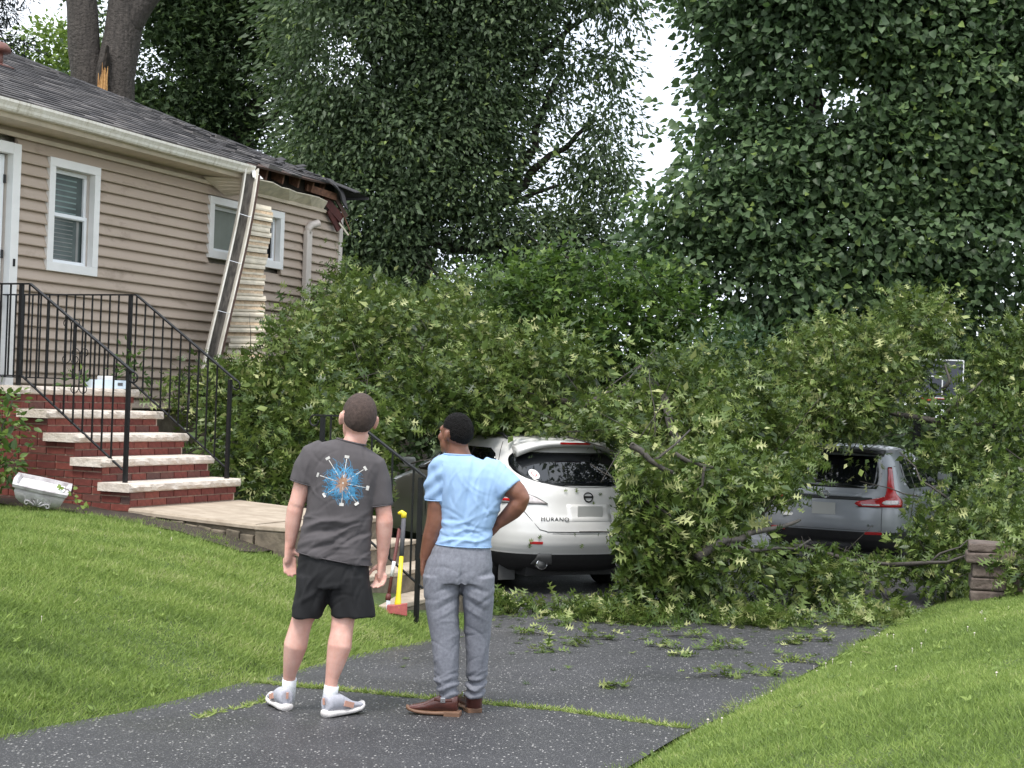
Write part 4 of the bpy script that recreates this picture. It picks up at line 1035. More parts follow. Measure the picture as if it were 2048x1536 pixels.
    fallen_limb('fallen_oak_limb', 'largest leafy oak limb lying on the driveway between the two cars', at(1400, 1190, 15.6),
        [(1310, 870, 16.2, .5), (1285, 890, 15.0, .24), (1290, 940, 14.8, .22), (1330, 950, 15.0, .5), (1400, 870, 16.8, .6), (1285, 990, 14.8, .24), (1300, 1050, 14.8, .34), (1290, 1110, 14.7, .24), (1400, 1010, 15.8, .6), (1480, 920, 17, .6), (1470, 1050, 16.2, .5), (1350, 1120, 15.0, .45), (1450, 1130, 15.3, .45), (1275, 1120, 14.9, .2), (1290, 1165, 14.8, .26), (1515, 1130, 15.8, .3), (1520, 1000, 17.2, .34), (1440, 800, 17.8, .5), (1350, 800, 17.2, .5), (1270, 1030, 14.95, .2), (1560, 880, 18.2, .4), (1540, 940, 17.8, .3), (1500, 840, 18.2, .45)],
        [([at(1395, 1116, 14.5), at(1450, 1080, 14.8), at(1500, 1066, 15.2), at(1560, 1055, 15.7), at(1600, 1040, 16.2)], .045, .015), ([at(1450, 1088, 14.8), at(1500, 1102, 15.0), at(1555, 1096, 15.4), at(1620, 1080, 16.0)], .025, .01), ([at(1262, 890, 14.6), at(1300, 920, 14.5), at(1345, 945, 14.5)], .035, .02), ([at(1350, 908, 14.7), at(1400, 930, 14.7), at(1460, 940, 14.9)], .028, .01), ([at(1410, 930, 14.7), at(1405, 970, 14.6), at(1380, 1000, 14.6)], .018, .006), ([at(1300, 925, 14.5), at(1330, 905, 14.6), at(1380, 860, 14.9)], .018, .008), ([at(1290, 1000, 14.5), at(1340, 1030, 14.4), at(1360, 1060, 14.4)], .016, .008), ([at(1300, 760, 17.4), at(1340, 850, 16.2), at(1360, 910, 15.6)], .06, .03)], 44, 30, flatlob=mat_l)
    fallen_limb('fallen_oak_limb', 'oak limb draped over the grey car in front of the backboard', at(1800, 1150, 18.5),
        [(1590, 850, 19.2, .42), (1650, 800, 19.4, .55), (1700, 850, 19.3, .38), (1730, 740, 20.2, .6), (1790, 690, 20.8, .6), (1840, 645, 21.4, .42), (1770, 800, 19.6, .42), (1600, 740, 20.2, .42), (1640, 700, 20.6, .32), (1720, 900, 19.1, .25), (1985, 850, 19.4, .45), (2020, 760, 19.8, .5), (2060, 700, 20, .5), (1920, 890, 19, .42), (2000, 900, 18.6, .55), (1960, 990, 18.5, .42), (2040, 1000, 17.8, .5), (1890, 940, 18.8, .22), (2075, 1115, 15.2, .22), (1990, 1045, 16.9, .16), (2065, 1160, 15.0, .14),
         (1560, 1120, 17.2, .28), (1640, 1130, 17.4, .34), (1730, 1125, 17.6, .36), (1820, 1090, 17.8, .32), (1890, 1120, 17.3, .34), (1840, 1020, 18.2, .17), (1700, 1070, 18.2, .13), (1930, 1060, 17.6, .26), (1780, 1160, 16.6, .34), (1660, 1170, 16.4, .34), (1870, 1160, 16.6, .3), (1580, 1020, 18.6, .13)],
        [([at(2050, 860, 19), at(1950, 850, 19.3), at(1800, 830, 19.6), at(1650, 800, 19.8)], .07, .02), ([at(1880, 840, 19.4), at(1920, 800, 19.2), at(1965, 760, 19.2)], .035, .01), ([at(1960, 870, 18.9), at(1900, 885, 19), at(1850, 890, 19.2)], .02, .008), ([at(1500, 1108, 16.9), at(1600, 1090, 17.6), at(1700, 1120, 17.4), at(1850, 1130, 17.2), at(1950, 1100, 16.9)], .035, .012), ([at(1780, 1130, 16.4), at(1860, 1125, 16.2), at(1940, 1108, 16.1)], .028, .012), ([at(1860, 1125, 16.2), at(1900, 1100, 16.2), at(1935, 1080, 16.3)], .014, .006), ([at(1900, 1000, 18), at(1840, 960, 18.3), at(1800, 905, 18.6)], .016, .008), ([at(1885, 780, 19.3), at(1900, 760, 19.2), at(1890, 730, 19.4)], .03, .01)], 42, 26, t0=.48)
    # --- broken sprigs on the open asphalt
    spots = [(1062, 1268, .8), (1095, 1303, .45), (1190, 1278, 1.1), (1150, 1290, .7), (1245, 1248, 1.0), (1372, 1275, 1.1), (1445, 1298, 1.1), (1325, 1295, .7), (1462, 1246, .8), (1548, 1246, .9), (1628, 1283, 1.0), (1585, 1288, .5), (1712, 1253, 1.2), (1630, 1248, 1.0), (1440, 1354, .8), (1530, 1350, .7), (1600, 1325, .8), (1365, 1312, .35), (1120, 1250, .8), (1300, 1245, .8), (1230, 1375, .3)]
    def row(y): return 0 if y < 1262 else 1 if y < 1301 else 2
    ORD = ('first', 'second', 'third', 'fourth', 'fifth', 'sixth', 'seventh', 'eighth', 'ninth', 'tenth')
    names = {}
    for r_, nm in enumerate(('row nearest the cars', 'middle row', 'row nearest the camera')):
        for k, q in enumerate(sorted(p for p in spots if row(p[1]) == r_)): names[q] = 'broken oak sprig on the asphalt, %s from left in the %s' % (ORD[k], nm)
    for x, y, s in spots:
        d = ray(x, y); Y = (CAM[2] - .042 * 8.3) / (-d[2] - .042); p = CAM + d * Y; p[2] = float(zb(Y))
        e = empty('oak_sprig', p, 0, names[(x, y, s)], 'sprig', 'loose oak sprigs on the driveway')
        n = int(9 + 16 * s); a = RNG.uniform(0, 6.28); ax = np.array([math.cos(a), .5 * math.sin(a), 0])
        t = RNG.uniform(-.17, .17, n) * s
        P = p + ax * t[:, None] + RNG.normal(size=(n, 3)) * np.array([.04, .05, .0]) * s + np.array([0, 0, 1]) * (RNG.random(n)[:, None] ** 1.5 * .07 * s + .012)
        D = RNG.normal(size=(n, 3)) * np.array([1, 1, .35]) + ax * np.sign(t)[:, None] * .5
        leaf_object('leaves', P, D, RNG.normal(size=(n, 3)) * .4 + np.array([0, 0, 1]), np.full(n, .105) * RNG.uniform(.7, 1.2, n), .68 + RNG.normal(0, .2, n) , OAK, M['oak_leaf'], e)
        limb(e, [p - ax * .16 * s + np.array([0, 0, .008]), p + np.array([0, 0, .02]), p + ax * .16 * s + np.array([0, 0, .012])], .004, .002, M['bark_fallen'], 'stem', .005, 5)
    # --- single leaves blown over the asphalt and the lawn edge
    rs = np.random.default_rng(40); PL = []
    while len(PL) < 260:
        Y = 14.9 - abs(rs.normal(0, 2.0)); X = rs.uniform(XL(Y) + .05, XR(Y) + .5)
        if Y < 7.2: continue
        PL.append((X, Y, float(zb(Y)) + .008 if X < XR(Y) else float(G(X, Y)) + .05))
    PL = np.array(PL); n = len(PL)
    o = leaf_object('loose_leaves', PL, rs.normal(size=(n, 3)) * np.array([1, 1, .12]), rs.normal(size=(n, 3)) * .25 + np.array([0, 0, 1]), rs.uniform(.04, .10, n), .5 + rs.normal(0, .25, n), OAK, M['oak_leaf'])
    tag(o, 'single oak leaves scattered over the driveway', 'leaves', kind='stuff')
    # --- shrub at the stoop's near side and weeds at the wall foot
    b = HW(.6, -9.2, 0); b[2] = float(G(b[0], b[1])); e = empty('stoop_shrub', b, 0, 'leafy shrub at the left edge in front of the brick stoop', 'shrub')
    lob = [(-20, 830, 13.6, .26), (8, 855, 13.5, .17), (-10, 915, 13.4, .24), (12, 930, 13.4, .12), (-40, 960, 13.3, .2), (5, 800, 13.7, .12)]
    foliage('crown', LB(lob), 60, 6, .07, OVAL, M['vine_leaf'], e, .07, .2, .7, .2, .5, .2, .1)
    limb(e, [b, at(-10, 960, 13.4), at(5, 850, 13.5), at(25, 800, 13.6)], .012, .004, M['bark'], 'stem')
    for lab, x, y, Y in (('small weed sprouting at the wall beside the white tray', 262, 735, 15.6), ('low weed clump left of the white tray on the landing', 160, 768, 15.4)):
        p = at(x, y, Y); e = empty('weed', p, 0, lab, 'weed')
        foliage('leaves', [(p, (.14, .1, .11 if y > 750 else .22))], 60, 6, .07, NARROW, M['vine_leaf'], e, .05, -.2, .8, .2, .4, .2, .05, width=1.3)
fallen()

# ------------------------------------------------------------------ grass
BLADE = (np.array([(-.5, 0, 0), (.5, 0, 0), (0, 1.0, .2)], float), [(0,1,2)])
def fbm(X, Y, s, seed):
    v = 0; rs = np.random.default_rng(seed)
    for o in range(4):
        for _ in range(3):
            a = rs.uniform(0, 6.28); k = s * 2 ** o; v = v + np.sin((X * math.cos(a) + Y * math.sin(a)) * k + rs.uniform(0, 6.28)) / (1.7 ** o)
    return v / 5
def grass():
    def scatter(x0, x1, y0, y1, n, side):
        Y = y0 + (y1 - y0) * RNG.random(n) ** 1.25; X = RNG.uniform(x0, x1, n)
        k = (X < XL(Y) + .03) if side < 0 else (X > XR(Y) - .03)
        X, Y = X[k], Y[k]
        # inside the camera's widened view only
        k = np.abs(X / Y) < .56; X, Y = X[k], Y[k]
        d = np.stack([X, Y], 1) - HO[:2]; n_ = d @ HN[:2]; u_ = d @ HU[:2]
        bare = fbm(X, Y, 2.2, 11)
        k = ~((u_ > -8.45) & (n_ < 5.66)) & ~((u_ > -8.75) & (n_ < 3.3)) & (RNG.random(len(X)) < np.clip(1.25 + 1.1 * bare, .25, 1)); X, Y = X[k], Y[k]
        return X, Y
    A = [scatter(-7, 0, 5.4, 15.2, 950000, -1), scatter(-.5, 8, 4.6, 18.5, 1000000, 1)]
    for (X, Y), nm, lab in zip(A, ('lawn_grass', 'lawn_grass'), ('front lawn grass between driveway and brick stoop', 'lawn grass along the right side of the driveway')):
        n = len(X); Z = G(X, Y)
        right = nm and lab.startswith('lawn')
        ed = np.minimum(np.abs(X - XL(Y)), np.abs(X - XR(Y)))
        edge = np.clip(1 - ed / .12, 0, 1)
        h = RNG.uniform(.028, .070, n) * (1 + .5 * fbm(X, Y, 2.6, 5)) * (1 + .25 * fbm(X, Y, 9, 6)) * (1 + .8 * edge)
        if right: h *= .8
        wd = RNG.uniform(.005, .009, n) * (1 + .08 * np.clip(Y - 8, 0, 9))
        lean = RNG.normal(size=(n, 3)) * np.array([1.0, 1.0, 0]); lean[:, 2] = 1; lean[:, 0] += .45 * fbm(X, Y, 11, 31); lean[:, 1] += .45 * fbm(X, Y, 11, 32)
        toward = np.where(X < XL(Y) + .05, 1, -1)
        lean[:, 0] += edge * .7 * toward; lean[:, 1] -= edge * .35
        Nn = RNG.normal(size=(n, 3)) * np.array([1, 1, .15])
        t = .50 + .30 * fbm(X, Y, 1.3, 21 if right else 3) + .24 * fbm(X, Y, 11, 8) + RNG.normal(0, .15, n) + (RNG.random(n) < .035) * .35 - .04 * (right and 1 or 0)
        P = np.stack([X, Y, Z - .006], 1)
        # build with separate width: scale template x by width/height
        TV, TF = BLADE; D = nrmz(lean); S = nrmz(np.cross(D, Nn)); Zv = np.cross(S, D)
        V = P[:, None] + (wd[:, None, None] * TV[None, :, 0:1]) * S[:, None] + h[:, None, None] * (TV[None, :, 1:2] * D[:, None] + TV[None, :, 2:3] * Zv[:, None])
        F = (np.array(TF)[None] + (np.arange(n) * 3)[:, None, None]).reshape(-1); nf = n; V = V.reshape(-1, 3)
        me = bpy.data.meshes.new(nm); me.vertices.add(len(V)); me.vertices.foreach_set('co', V.astype(np.float32).ravel())
        me.loops.add(nf * 3); me.loops.foreach_set('vertex_index', F.astype(np.int32)); me.polygons.add(nf)
        me.polygons.foreach_set('loop_start', (np.arange(nf) * 3).astype(np.int32)); me.polygons.foreach_set('loop_total', np.full(nf, 3, np.int32)); me.update(calc_edges=True)
        a = me.attributes.new('tint', 'FLOAT', 'FACE'); a.data.foreach_set('value', np.clip(t, 0, 1).astype(np.float32))
        tag(link(nm, me, M['grass']), lab, 'grass', kind='stuff')
    # grass growing in the driveway seam and short crack
    def seam(pts, n, nm, lab, wd_):
        Q = []
        for x, y in pts:
            d = ray(x, y); Y = (CAM[2] - .042 * 8.3) / (-d[2] - .042); Q.append((CAM + d * Y)[:2])
        Q = np.array(Q); t = RNG.random(n) * (len(Q) - 1); i = t.astype(int).clip(0, len(Q) - 2); f = t - i
        P2 = Q[i] + (Q[i + 1] - Q[i]) * f[:, None] + RNG.normal(size=(n, 2)) * wd_ * (.4 + .6 * np.abs(np.sin(t * 9)))[:, None]
        k = RNG.random(n) < .45 + .55 * np.sin(t * 5.3 + np.sin(t * 11)) ** 2; P2 = P2[k]; n = len(P2)
        P = np.concatenate([P2, (zb(P2[:, 1]) - .003)[:, None]], 1)
        leaf_object(nm, P, RNG.normal(size=(n, 3)) * np.array([1, 1, .2]) + np.array([0, 0, .55]), RNG.normal(size=(n, 3)), RNG.uniform(.015, .055, n), .72 + RNG.normal(0, .22, n), NARROW, M['grass'], None, .5)
        tag(bpy.context.scene.objects[-1] if False else COL.objects[-1], lab, 'grass', kind='stuff')
    seam([(505, 1363), (600, 1374), (700, 1382), (860, 1398), (1000, 1410), (1130, 1422), (1250, 1440), (1375, 1456)], 5200, 'crack_grass', 'line of grass growing across the driveway seam', .018)
    seam([(392, 1437), (440, 1424), (520, 1405), (545, 1396)], 420, 'crack_grass', 'short grassy crack in the asphalt left of the shoes', .012)
    # clover heads dotted over the right lawn
    P = MB(); rs = np.random.default_rng(4)
    for k in range(34):
        Y = rs.uniform(7.6, 13.5); X = XR(Y) + abs(rs.normal(0, .9)) + .05
        if k % 5 == 0: Y = rs.uniform(9, 13); X = XL(Y) - rs.uniform(.3, 2.5)
        d = np.array([X, Y]) - HO[:2]
        if d @ HU[:2] > -8.7 and d @ HN[:2] < 6.3: continue
        z = float(G(X, Y)) + rs.uniform(.03, .055); q = rs.uniform(.004, .008); P.ell((X, Y, z), q, q, q * .8, 6, 4); P.bar((X, Y, z - .05), (X, Y, z), .002)
    tag(P.build('clover', M['clover'], None, True), 'tiny pale clover flowers scattered through the lawn', 'clover', kind='stuff')
    # broad-leaved weeds and longer tufts that break up the turf
    PW, DW, SW, TW = [], [], [], []
    for k in range(520):
        if k % 2: Y = rs.uniform(6.6, 15); X = XR(Y) + rs.uniform(.05, 3.5)
        else: Y = rs.uniform(6.8, 13.2); X = XL(Y) - rs.uniform(.05, 3.6)
        d = np.array([X, Y]) - HO[:2]
        if d @ HU[:2] > -8.75 and d @ HN[:2] < 6.3: continue
        n = rs.integers(5, 12); tt = rs.uniform(.1, .62); L_ = rs.uniform(.02, .048)
        for j in range(n):
            a = rs.uniform(0, 6.28); PW.append((X + rs.normal(0, .02), Y + rs.normal(0, .02), float(G(X, Y)) + .02)); DW.append((math.cos(a), math.sin(a), rs.uniform(.2, 1.3))); SW.append(L_ * rs.uniform(.6, 1.3)); TW.append(tt + rs.normal(0, .08))
    n = len(PW)
    o = leaf_object('lawn_weeds', np.array(PW), np.array(DW), np.tile([0, 0, 1.0], (n, 1)) + rs.normal(size=(n, 3)) * .3, np.array(SW), np.array(TW), NARROW, M['grass'], None, 1.0)
    tag(o, 'small broad-leaved weeds dotted through the lawn', 'weeds', kind='stuff')
    # bare soil bed along the stoop foot
    r = []
    for n in np.linspace(-.3, 4.5, 26):
        row = []
        for u in np.linspace(-8.95, -8.40, 6):
            p = HW(n, u, 0); row.append((p[0], p[1], float(G(p[0], p[1])) + .02 + random.uniform(0, .02) + .03 * (u + 8.95)))
        r.append(row)
    tag(MB().grid(r).build('flower_bed', M['soil'], None, True), 'dark bare soil bed at the foot of the stoop', kind='structure')
grass()

# ================================================================== CARS
class Car:
    """body as stacked plan contours; car frame: x right, y forward (0 = rearmost point), z up"""
    def __init__(s, zs, w, yr, yf, R=.75, p=3.0, Rf=1.2, pf=2.6):
        s.zs, s.w_, s.yr_, s.yf_, s.R, s.p, s.Rf, s.pf = zs, w, yr, yf, R, p, Rf, pf
        s.cache = {}
    def w(s, z): return float(np.interp(z, s.zs, s.w_))
    def contour(s, z):
        k = round(z, 4)
        if k in s.cache: return s.cache[k]
        w = s.w(z); yr = float(np.interp(z, s.zs, s.yr_)); yf = float(np.interp(z, s.zs, s.yf_))
        R = min(s.R, (yf - yr) * .4); Rf = min(s.Rf, (yf - yr) * .4)
        th = np.linspace(0, math.pi / 2, 22)
        cx = w * np.sin(th) ** (2 / s.p); cy = yr + R * (1 - np.cos(th) ** (2 / s.p))
        sy = np.linspace(yr + R, yf - Rf, 24)[1:]
        th2 = np.linspace(math.pi / 2, 0, 18)[1:]
        fx = w * np.sin(th2) ** (2 / s.pf); fy = yf - Rf * (1 - np.cos(th2) ** (2 / s.pf))
        H = np.concatenate([np.stack([cx, cy], 1), np.stack([np.full(len(sy), w), sy], 1), np.stack([fx, fy], 1)])
        L = np.concatenate([[0], np.cumsum(np.linalg.norm(np.diff(H, axis=0), axis=1))])
        s.cache[k] = (H, L); return s.cache[k]
    def S(s, t, z, off=0.0):
        """point at arc length t from the rear centre (positive right), height z, pushed out by off"""
        H, L = s.contour(z); a = abs(t); sg = 1 if t >= 0 else -1
        x = np.interp(a, L, H[:, 0]); y = np.interp(a, L, H[:, 1])
        P = np.array([sg * x, y, z])
        if off:
            e = .01
            H2, L2 = s.contour(z + .02)
            x1 = np.interp(a + e, L, H[:, 0]); y1 = np.interp(a + e, L, H[:, 1])
            x2 = np.interp(a, L2, H2[:, 0]); y2 = np.interp(a, L2, H2[:, 1])
            u = np.array([sg * (x1 - x), y1 - y, 0]); v = np.array([sg * (x2 - x), y2 - y, .02])
            n = np.cross(u, v) * sg; n /= np.linalg.norm(n) + 1e-9
            P = P + n * off
        return P
    def t_at_y(s, y, z):
        H, L = s.contour(z); i = np.argmax(H[:, 1] >= y); return float(np.interp(y, H[:i + 1, 1][-6:], L[:i + 1][-6:]))
    def body(s):
        b = MB(); rings = []
        for z in s.zs_dense:
            H, L = s.contour(z)
            r = [(x, y, z) for x, y in H] + [(-x, y, z) for x, y in H[::-1][1:-1]]
            rings.append(r)
        b.loft(rings); return b
    def patch(s, rows, off, cols=14, skirt=.012):
        """rows: list of (z, t_left, t_right); a skin lying off metres outside the body, with a turned-in rim"""
        P = []
        for z, a, b in rows: P.append([s.S(a + (b - a) * j / (cols - 1), z, off) for j in range(cols)])
        m = MB(); m.grid(P)
        # rim
        R_, C_ = len(P), cols
        loop = [(0, j) for j in range(C_)] + [(i, C_ - 1) for i in range(1, R_)] + [(R_ - 1, j) for j in range(C_ - 2, -1, -1)] + [(i, 0) for i in range(R_ - 2, 0, -1)]
        base = len(m.v)
        for i, j in loop:
            z, a, b = rows[i]; m.v.append(tuple(s.S(a + (b - a) * j / (cols - 1), z, off - skirt)))
        n = len(loop)
        for k in range(n):
            i0, j0 = loop[k]; i1, j1 = loop[(k + 1) % n]
            m.f.append((i0 * C_ + j0, base + k, base + (k + 1) % n, i1 * C_ + j1))
        return m
    def line(s, pts, wdt, off=.0015):
        """thin seam strip along (t,z) points"""
        m = MB(); P = []
        for (t, z) in pts: P.append(s.S(t, z, off))
        for a, b in zip(P[:-1], P[1:]):
            m.bar(a, b, wdt, .004)
        return m

def dense(zs, k=4):
    o = []
    for a, b in zip(zs[:-1], zs[1:]): o += list(np.linspace(a, b, k, endpoint=False))
    return o + [zs[-1]]
def smooth_rows(pts, n=9):
    """(z, left, right) control rows -> n interpolated rows"""
    z = np.array([p[0] for p in pts]); a = np.array([p[1] for p in pts]); b = np.array([p[2] for p in pts])
    o = np.argsort(z); zz = np.linspace(z.min(), z.max(), n)
    return [(float(q), float(np.interp(q, z[o], a[o])), float(np.interp(q, z[o], b[o]))) for q in zz]

def apply_mods(o):
    dg = bpy.context.evaluated_depsgraph_get(); me = bpy.data.meshes.new_from_object(o.evaluated_get(dg))
    o.modifiers.clear(); o.data = me; return o

def wheel(e, x, y, r, side):
    w = MB()
    prof = [(-.11, r * .62), (-.115, r * .93), (-.09, r), (.09, r), (.115, r * .93), (.11, r * .62)]
    n = 28; rings = []
    for k in range(n):
        a = 2 * math.pi * k / n; rings.append([(x + px, y + pr * math.cos(a), r + pr * math.sin(a)) for px, pr in prof])
    rings.append(rings[0]); w.loft(rings, cap=False)
    o = w.build('wheel', M['tyre'], e, True)
    d = MB(); d.tube([(x + side * .06, y, r), (x + side * .085, y, r), (x + side * .10, y, r)], [r * .64, r * .62, r * .10], 24); d.build('hub_disc', M['carblack'], o)
    for k in range(5):
        a = 2 * math.pi * k / 5; MB().bar((x + side * .108, y, r), (x + side * .10, y + math.cos(a) * r * .6, r + math.sin(a) * r * .6), .06, .02).build('spoke', M['rim'], o)

def text_obj(name, txt, size, loc, rot, mat, parent, ext=.004, sx=1.0):
    c = bpy.data.curves.new(name, 'FONT'); c.body = txt; c.size = size; c.extrude = ext; c.align_x = 'CENTER'; c.align_y = 'CENTER'; c.offset = .0; c.space_character = 1.12
    o = bpy.data.objects.new(name, c); COL.objects.link(o)
    dg = bpy.context.evaluated_depsgraph_get(); me = bpy.data.meshes.new_from_object(o.evaluated_get(dg)); bpy.data.objects.remove(o)
    q = link(name, me, None, parent); me.materials.clear(); me.materials.append(mat)
    q.location = loc; q.rotation_euler = rot; q.scale = (sx, 1, 1); return q

def make_body(c, e, paint, arches, rad_w, lower_mat, lower_z):
    o = c.body().build('body', paint, e, True)
    o.data.materials.append(lower_mat)
    for p in o.data.polygons:
        if p.center.z < lower_z: p.material_index = 1
    for y in arches:
        m = MB(); m.tube([(-1.2, y, rad_w[1]), (1.2, y, rad_w[1])], [rad_w[0]] * 2, 40)
        k = m.build('cutter', M['carblack'])
        # hollow only the outer part of each side
        k.parent = e
        b = o.modifiers.new('arch', 'BOOLEAN'); b.operation = 'DIFFERENCE'; b.object = k; b.solver = 'EXACT'
        bpy.context.view_layer.update(); apply_mods(o); bpy.data.objects.remove(k)
    # inner wheel-well tub
    o.data.polygons.foreach_set('use_smooth', [True] * len(o.data.polygons))
    es = o.modifiers.new('es', 'EDGE_SPLIT'); es.split_angle = rad(38)
    MB().box(-.62, .62, .35, 4.2, .19, .78).build('underbody', M['carblack'], e)
    return o

def white_car():
    zs = [.24, .30, .40, .47, .55, .66, .74, .80, .90, .98, 1.05, 1.12, 1.20, 1.30, 1.40, 1.50, 1.57, 1.62, 1.655, 1.68, 1.69]
    w =  [.80, .87, .92, .935, .94, .94, .935, .94, .94, .93, .915, .885, .855, .815, .775, .735, .70, .655, .57, .42, .30]
    yr = [.30, .20, .10, .055, .02, .0, .015, .05, .085, .105, .13, .18, .26, .36, .46, .55, .61, .66, .75, .95, 1.15]
    yf = [4.5, 4.62, 4.70, 4.74, 4.76, 4.76, 4.74, 4.68, 4.50, 4.25, 3.95, 3.72, 3.55, 3.30, 3.05, 2.78, 2.58, 2.35, 2.1, 1.75, 1.6]
    c = Car(zs, w, yr, yf, R=.80, p=2.7); c.zs_dense = dense(zs, 3)
    e = empty('white_suv', MUR[0], MUR[1], 'white SUV with tinted rear window, buried under oak branches', 'car')
    make_body(c, e, M['carwhite'], (1.06, 3.80), (.40, .37), M['carblack'], .43)
    for x, s in ((-.80, -1), (.80, 1)):
        for y in (1.06, 3.80): wheel(e, x, y, .36, s)
    # rear glass
    g = c.patch(smooth_rows([(1.085, -.34, .34), (1.10, -.46, .46), (1.13, -.58, .58), (1.18, -.70, .70), (1.24, -.78, .78), (1.31, -.815, .815), (1.38, -.80, .80), (1.44, -.74, .74), (1.475, -.64, .64)], 15), .006, 22).build('rear_window', M['dark_glass'], e, True)
    c.line([(t, 1.072 + .30 * (abs(t) / .86) ** 3.2) for t in np.linspace(-.8, .8, 25)], .018, .002).build('window_seal', M['carblack'], g)
    # sticker
    for r_, z_, mt, of in ((.058, 1.21, M['tray_white'], .008), (.030, 1.21, M['redlens'], .0095), (.022, 1.21, M['tray_white'], .011)):
        ce = c.S(-.56, z_, of); m = MB(); P = [c.S(-.56 + r_ * math.cos(a), z_ + r_ * math.sin(a), of) for a in np.linspace(0, 2 * math.pi, 13)[:-1]]
        m.add([ce] + P, [(0, 1 + i, 1 + (i + 1) % 12) for i in range(12)]); m.build('sticker', mt, g)
    MB().bar(c.S(.05, 1.115, .016), c.S(.50, 1.15, .016), .014, .014).build('rear_wiper', M['carblack'], e)
    # roof spoiler with brake light
    P = []
    for t in np.linspace(-1, 1, 25):
        x = t * .66; dz = -.10 * abs(t) ** 3; b = .10 * abs(t) ** 2.5
        P.append([(x, .74, 1.64 + dz), (x, .54 + b, 1.635 + dz), (x, .445 + b, 1.60 + dz), (x, .435 + b, 1.575 + dz), (x, .48 + b, 1.545 + dz * 1.3), (x, .64, 1.545 + dz * 1.4)])
    MB().loft(P).build('roof_spoiler', M['carwhite'], e, True)
    MB().loft([[(x, .438, 1.600), (x, .430, 1.598), (x, .428, 1.574), (x, .45, 1.572)] for x in np.linspace(-.19, .19, 8)]).build('brake_light', M['redlens'], e)
    # tail lights: pointed inwards, wrapping the corner
    for sg in (-1, 1):
        def rows(l): return [(z, min(sg * a, sg * b), max(sg * a, sg * b)) for z, a, b in l]
        base = rows([(.905, .50, 1.20), (.93, .56, 1.24), (.965, .66, 1.27), (1.00, .77, 1.28), (1.035, .88, 1.27), (1.06, .97, 1.24)])
        o = c.patch(smooth_rows(base, 9), .012, 18).build('tail_light', M['clearlens'], e, True)
        c.patch(smooth_rows(rows([(.945, .86, 1.22), (.975, .82, 1.23), (1.0, .86, 1.24), (1.03, .93, 1.22)]), 7), .016, 12).build('red_lens', M['redlens'], o, True)
        c.patch(smooth_rows(rows([(.915, .80, 1.02), (.935, .82, 1.0)]), 4), .0165, 8).build('red_lens', M['redlens'], o, True)
        c.line([(sg * a, z) for a, z in ((.49, .902), (.72, .9), (1.0, .9), (1.2, .903))], .010, .012).build('lens_edge', M['carblack'], o)
        c.line([(sg * a, z) for a, z in ((.49, .906), (.60, .95), (.74, .995), (.90, 1.045), (.98, 1.066))], .008, .012).build('lens_edge', M['carblack'], o)
    # tailgate seams
    for sg in (-1, 1):
        c.line([(sg * a, z) for a, z in ((.80, .90), (.76, .84), (.70, .76), (.60, .70), (.52, .690))], .008).build('tailgate_seam', M['carblack'], e)
    c.line([(t, .688) for t in np.linspace(-.52, .52, 9)], .012).build('tailgate_seam', M['carblack'], e)
    c.line([(t, .672) for t in np.linspace(-.46, .46, 9)], .006).build('tailgate_seam', M['cargreyplastic'], e)
    # plate recess, plate, badge, lettering
    c.patch([(z, -.27, .27) for z in np.linspace(.745, .905, 6)], .004, 10).build('plate_recess', M['carwhite'], e, True)
    p0 = c.S(0, .82, .012); MB().box(-.155, .155, p0[1] - .006, p0[1] + .002, .742, .892).build('number_plate', M['plate'], e)
    MB().tube([c.S(.055 * math.cos(a), .965 + .042 * math.sin(a), .008) for a in np.linspace(0, 2 * math.pi, 20)], .006, 6).build('emblem', M['badge'], e, True)
    q = c.S(0, .965, .01); MB().box(-.06, .06, q[1] - .004, q[1] + .004, .957, .973).build('emblem_bar', M['badge'], e)
    q = c.S(-.43, .755, .004); tang = c.S(-.40, .755) - c.S(-.46, .755)
    text_obj('lettering', 'MURANO', .060, q, (rad(88), 0, math.atan2(tang[1], tang[0])), M['badge'], e, .003, 1.15)
    # bumper details
    for sg in (-1, 1):
        c.patch([(z, min(sg * .56, sg * .70), max(sg * .56, sg * .70)) for z in (.560, .575, .590)], .006, 6).build('reflector', M['redlens'], e)
        P = [(sg * .50 + .062 * math.cos(a), c.S(.5, .36)[1] - .005, .335 + .05 * math.sin(a)) for a in np.linspace(0, 2 * math.pi, 21)]
        MB().tube(P, .012, 6).build('exhaust_tip', M['chrome'], e, True)
        MB().tube([(sg * .50, c.S(.5, .36)[1] - .02, .335), (sg * .50, c.S(.5, .36)[1] + .2, .335)], .052, 16).build('exhaust_pipe', M['cargreyplastic'], e, True)
        c.patch(smooth_rows([(.335, min(sg * .38, sg * .62), max(sg * .38, sg * .62)), (.43, min(sg * .43, sg * .58), max(sg * .43, sg * .58))], 6), .012, 10).build('exhaust_surround', M['cargreyplastic'], e, True)
        # side glass (rear quarter narrowing to a point, then door glass)
        def sp(y, z): return sg * c.t_at_y(y, z)
        rows = []
        for z, ya, yb in ((1.13, 1.42, 3.30), (1.20, 1.20, 3.22), (1.28, 1.00, 3.02), (1.36, .90, 2.82), (1.44, .98, 2.62), (1.50, 1.12, 2.46)):
            a, b = sp(ya, z), sp(yb, z); rows.append((z, min(a, b), max(a, b)))
        gl = c.patch(rows, .005, 18).build('side_window', M['dark_glass'], e, True)
        for y in (1.55, 2.45): c.line([(sp(y, z), z) for z in (1.13, 1.25, 1.38, 1.5)], .05, .008).build('pillar_trim', M['carblack'], gl)
        c.line([(sg * a, z) for a, z in ((1.26, 1.06), (1.10, 1.2), (.95, 1.36), (.86, 1.5), (.80, 1.58))], .008).build('gate_seam', M['carblack'], e)
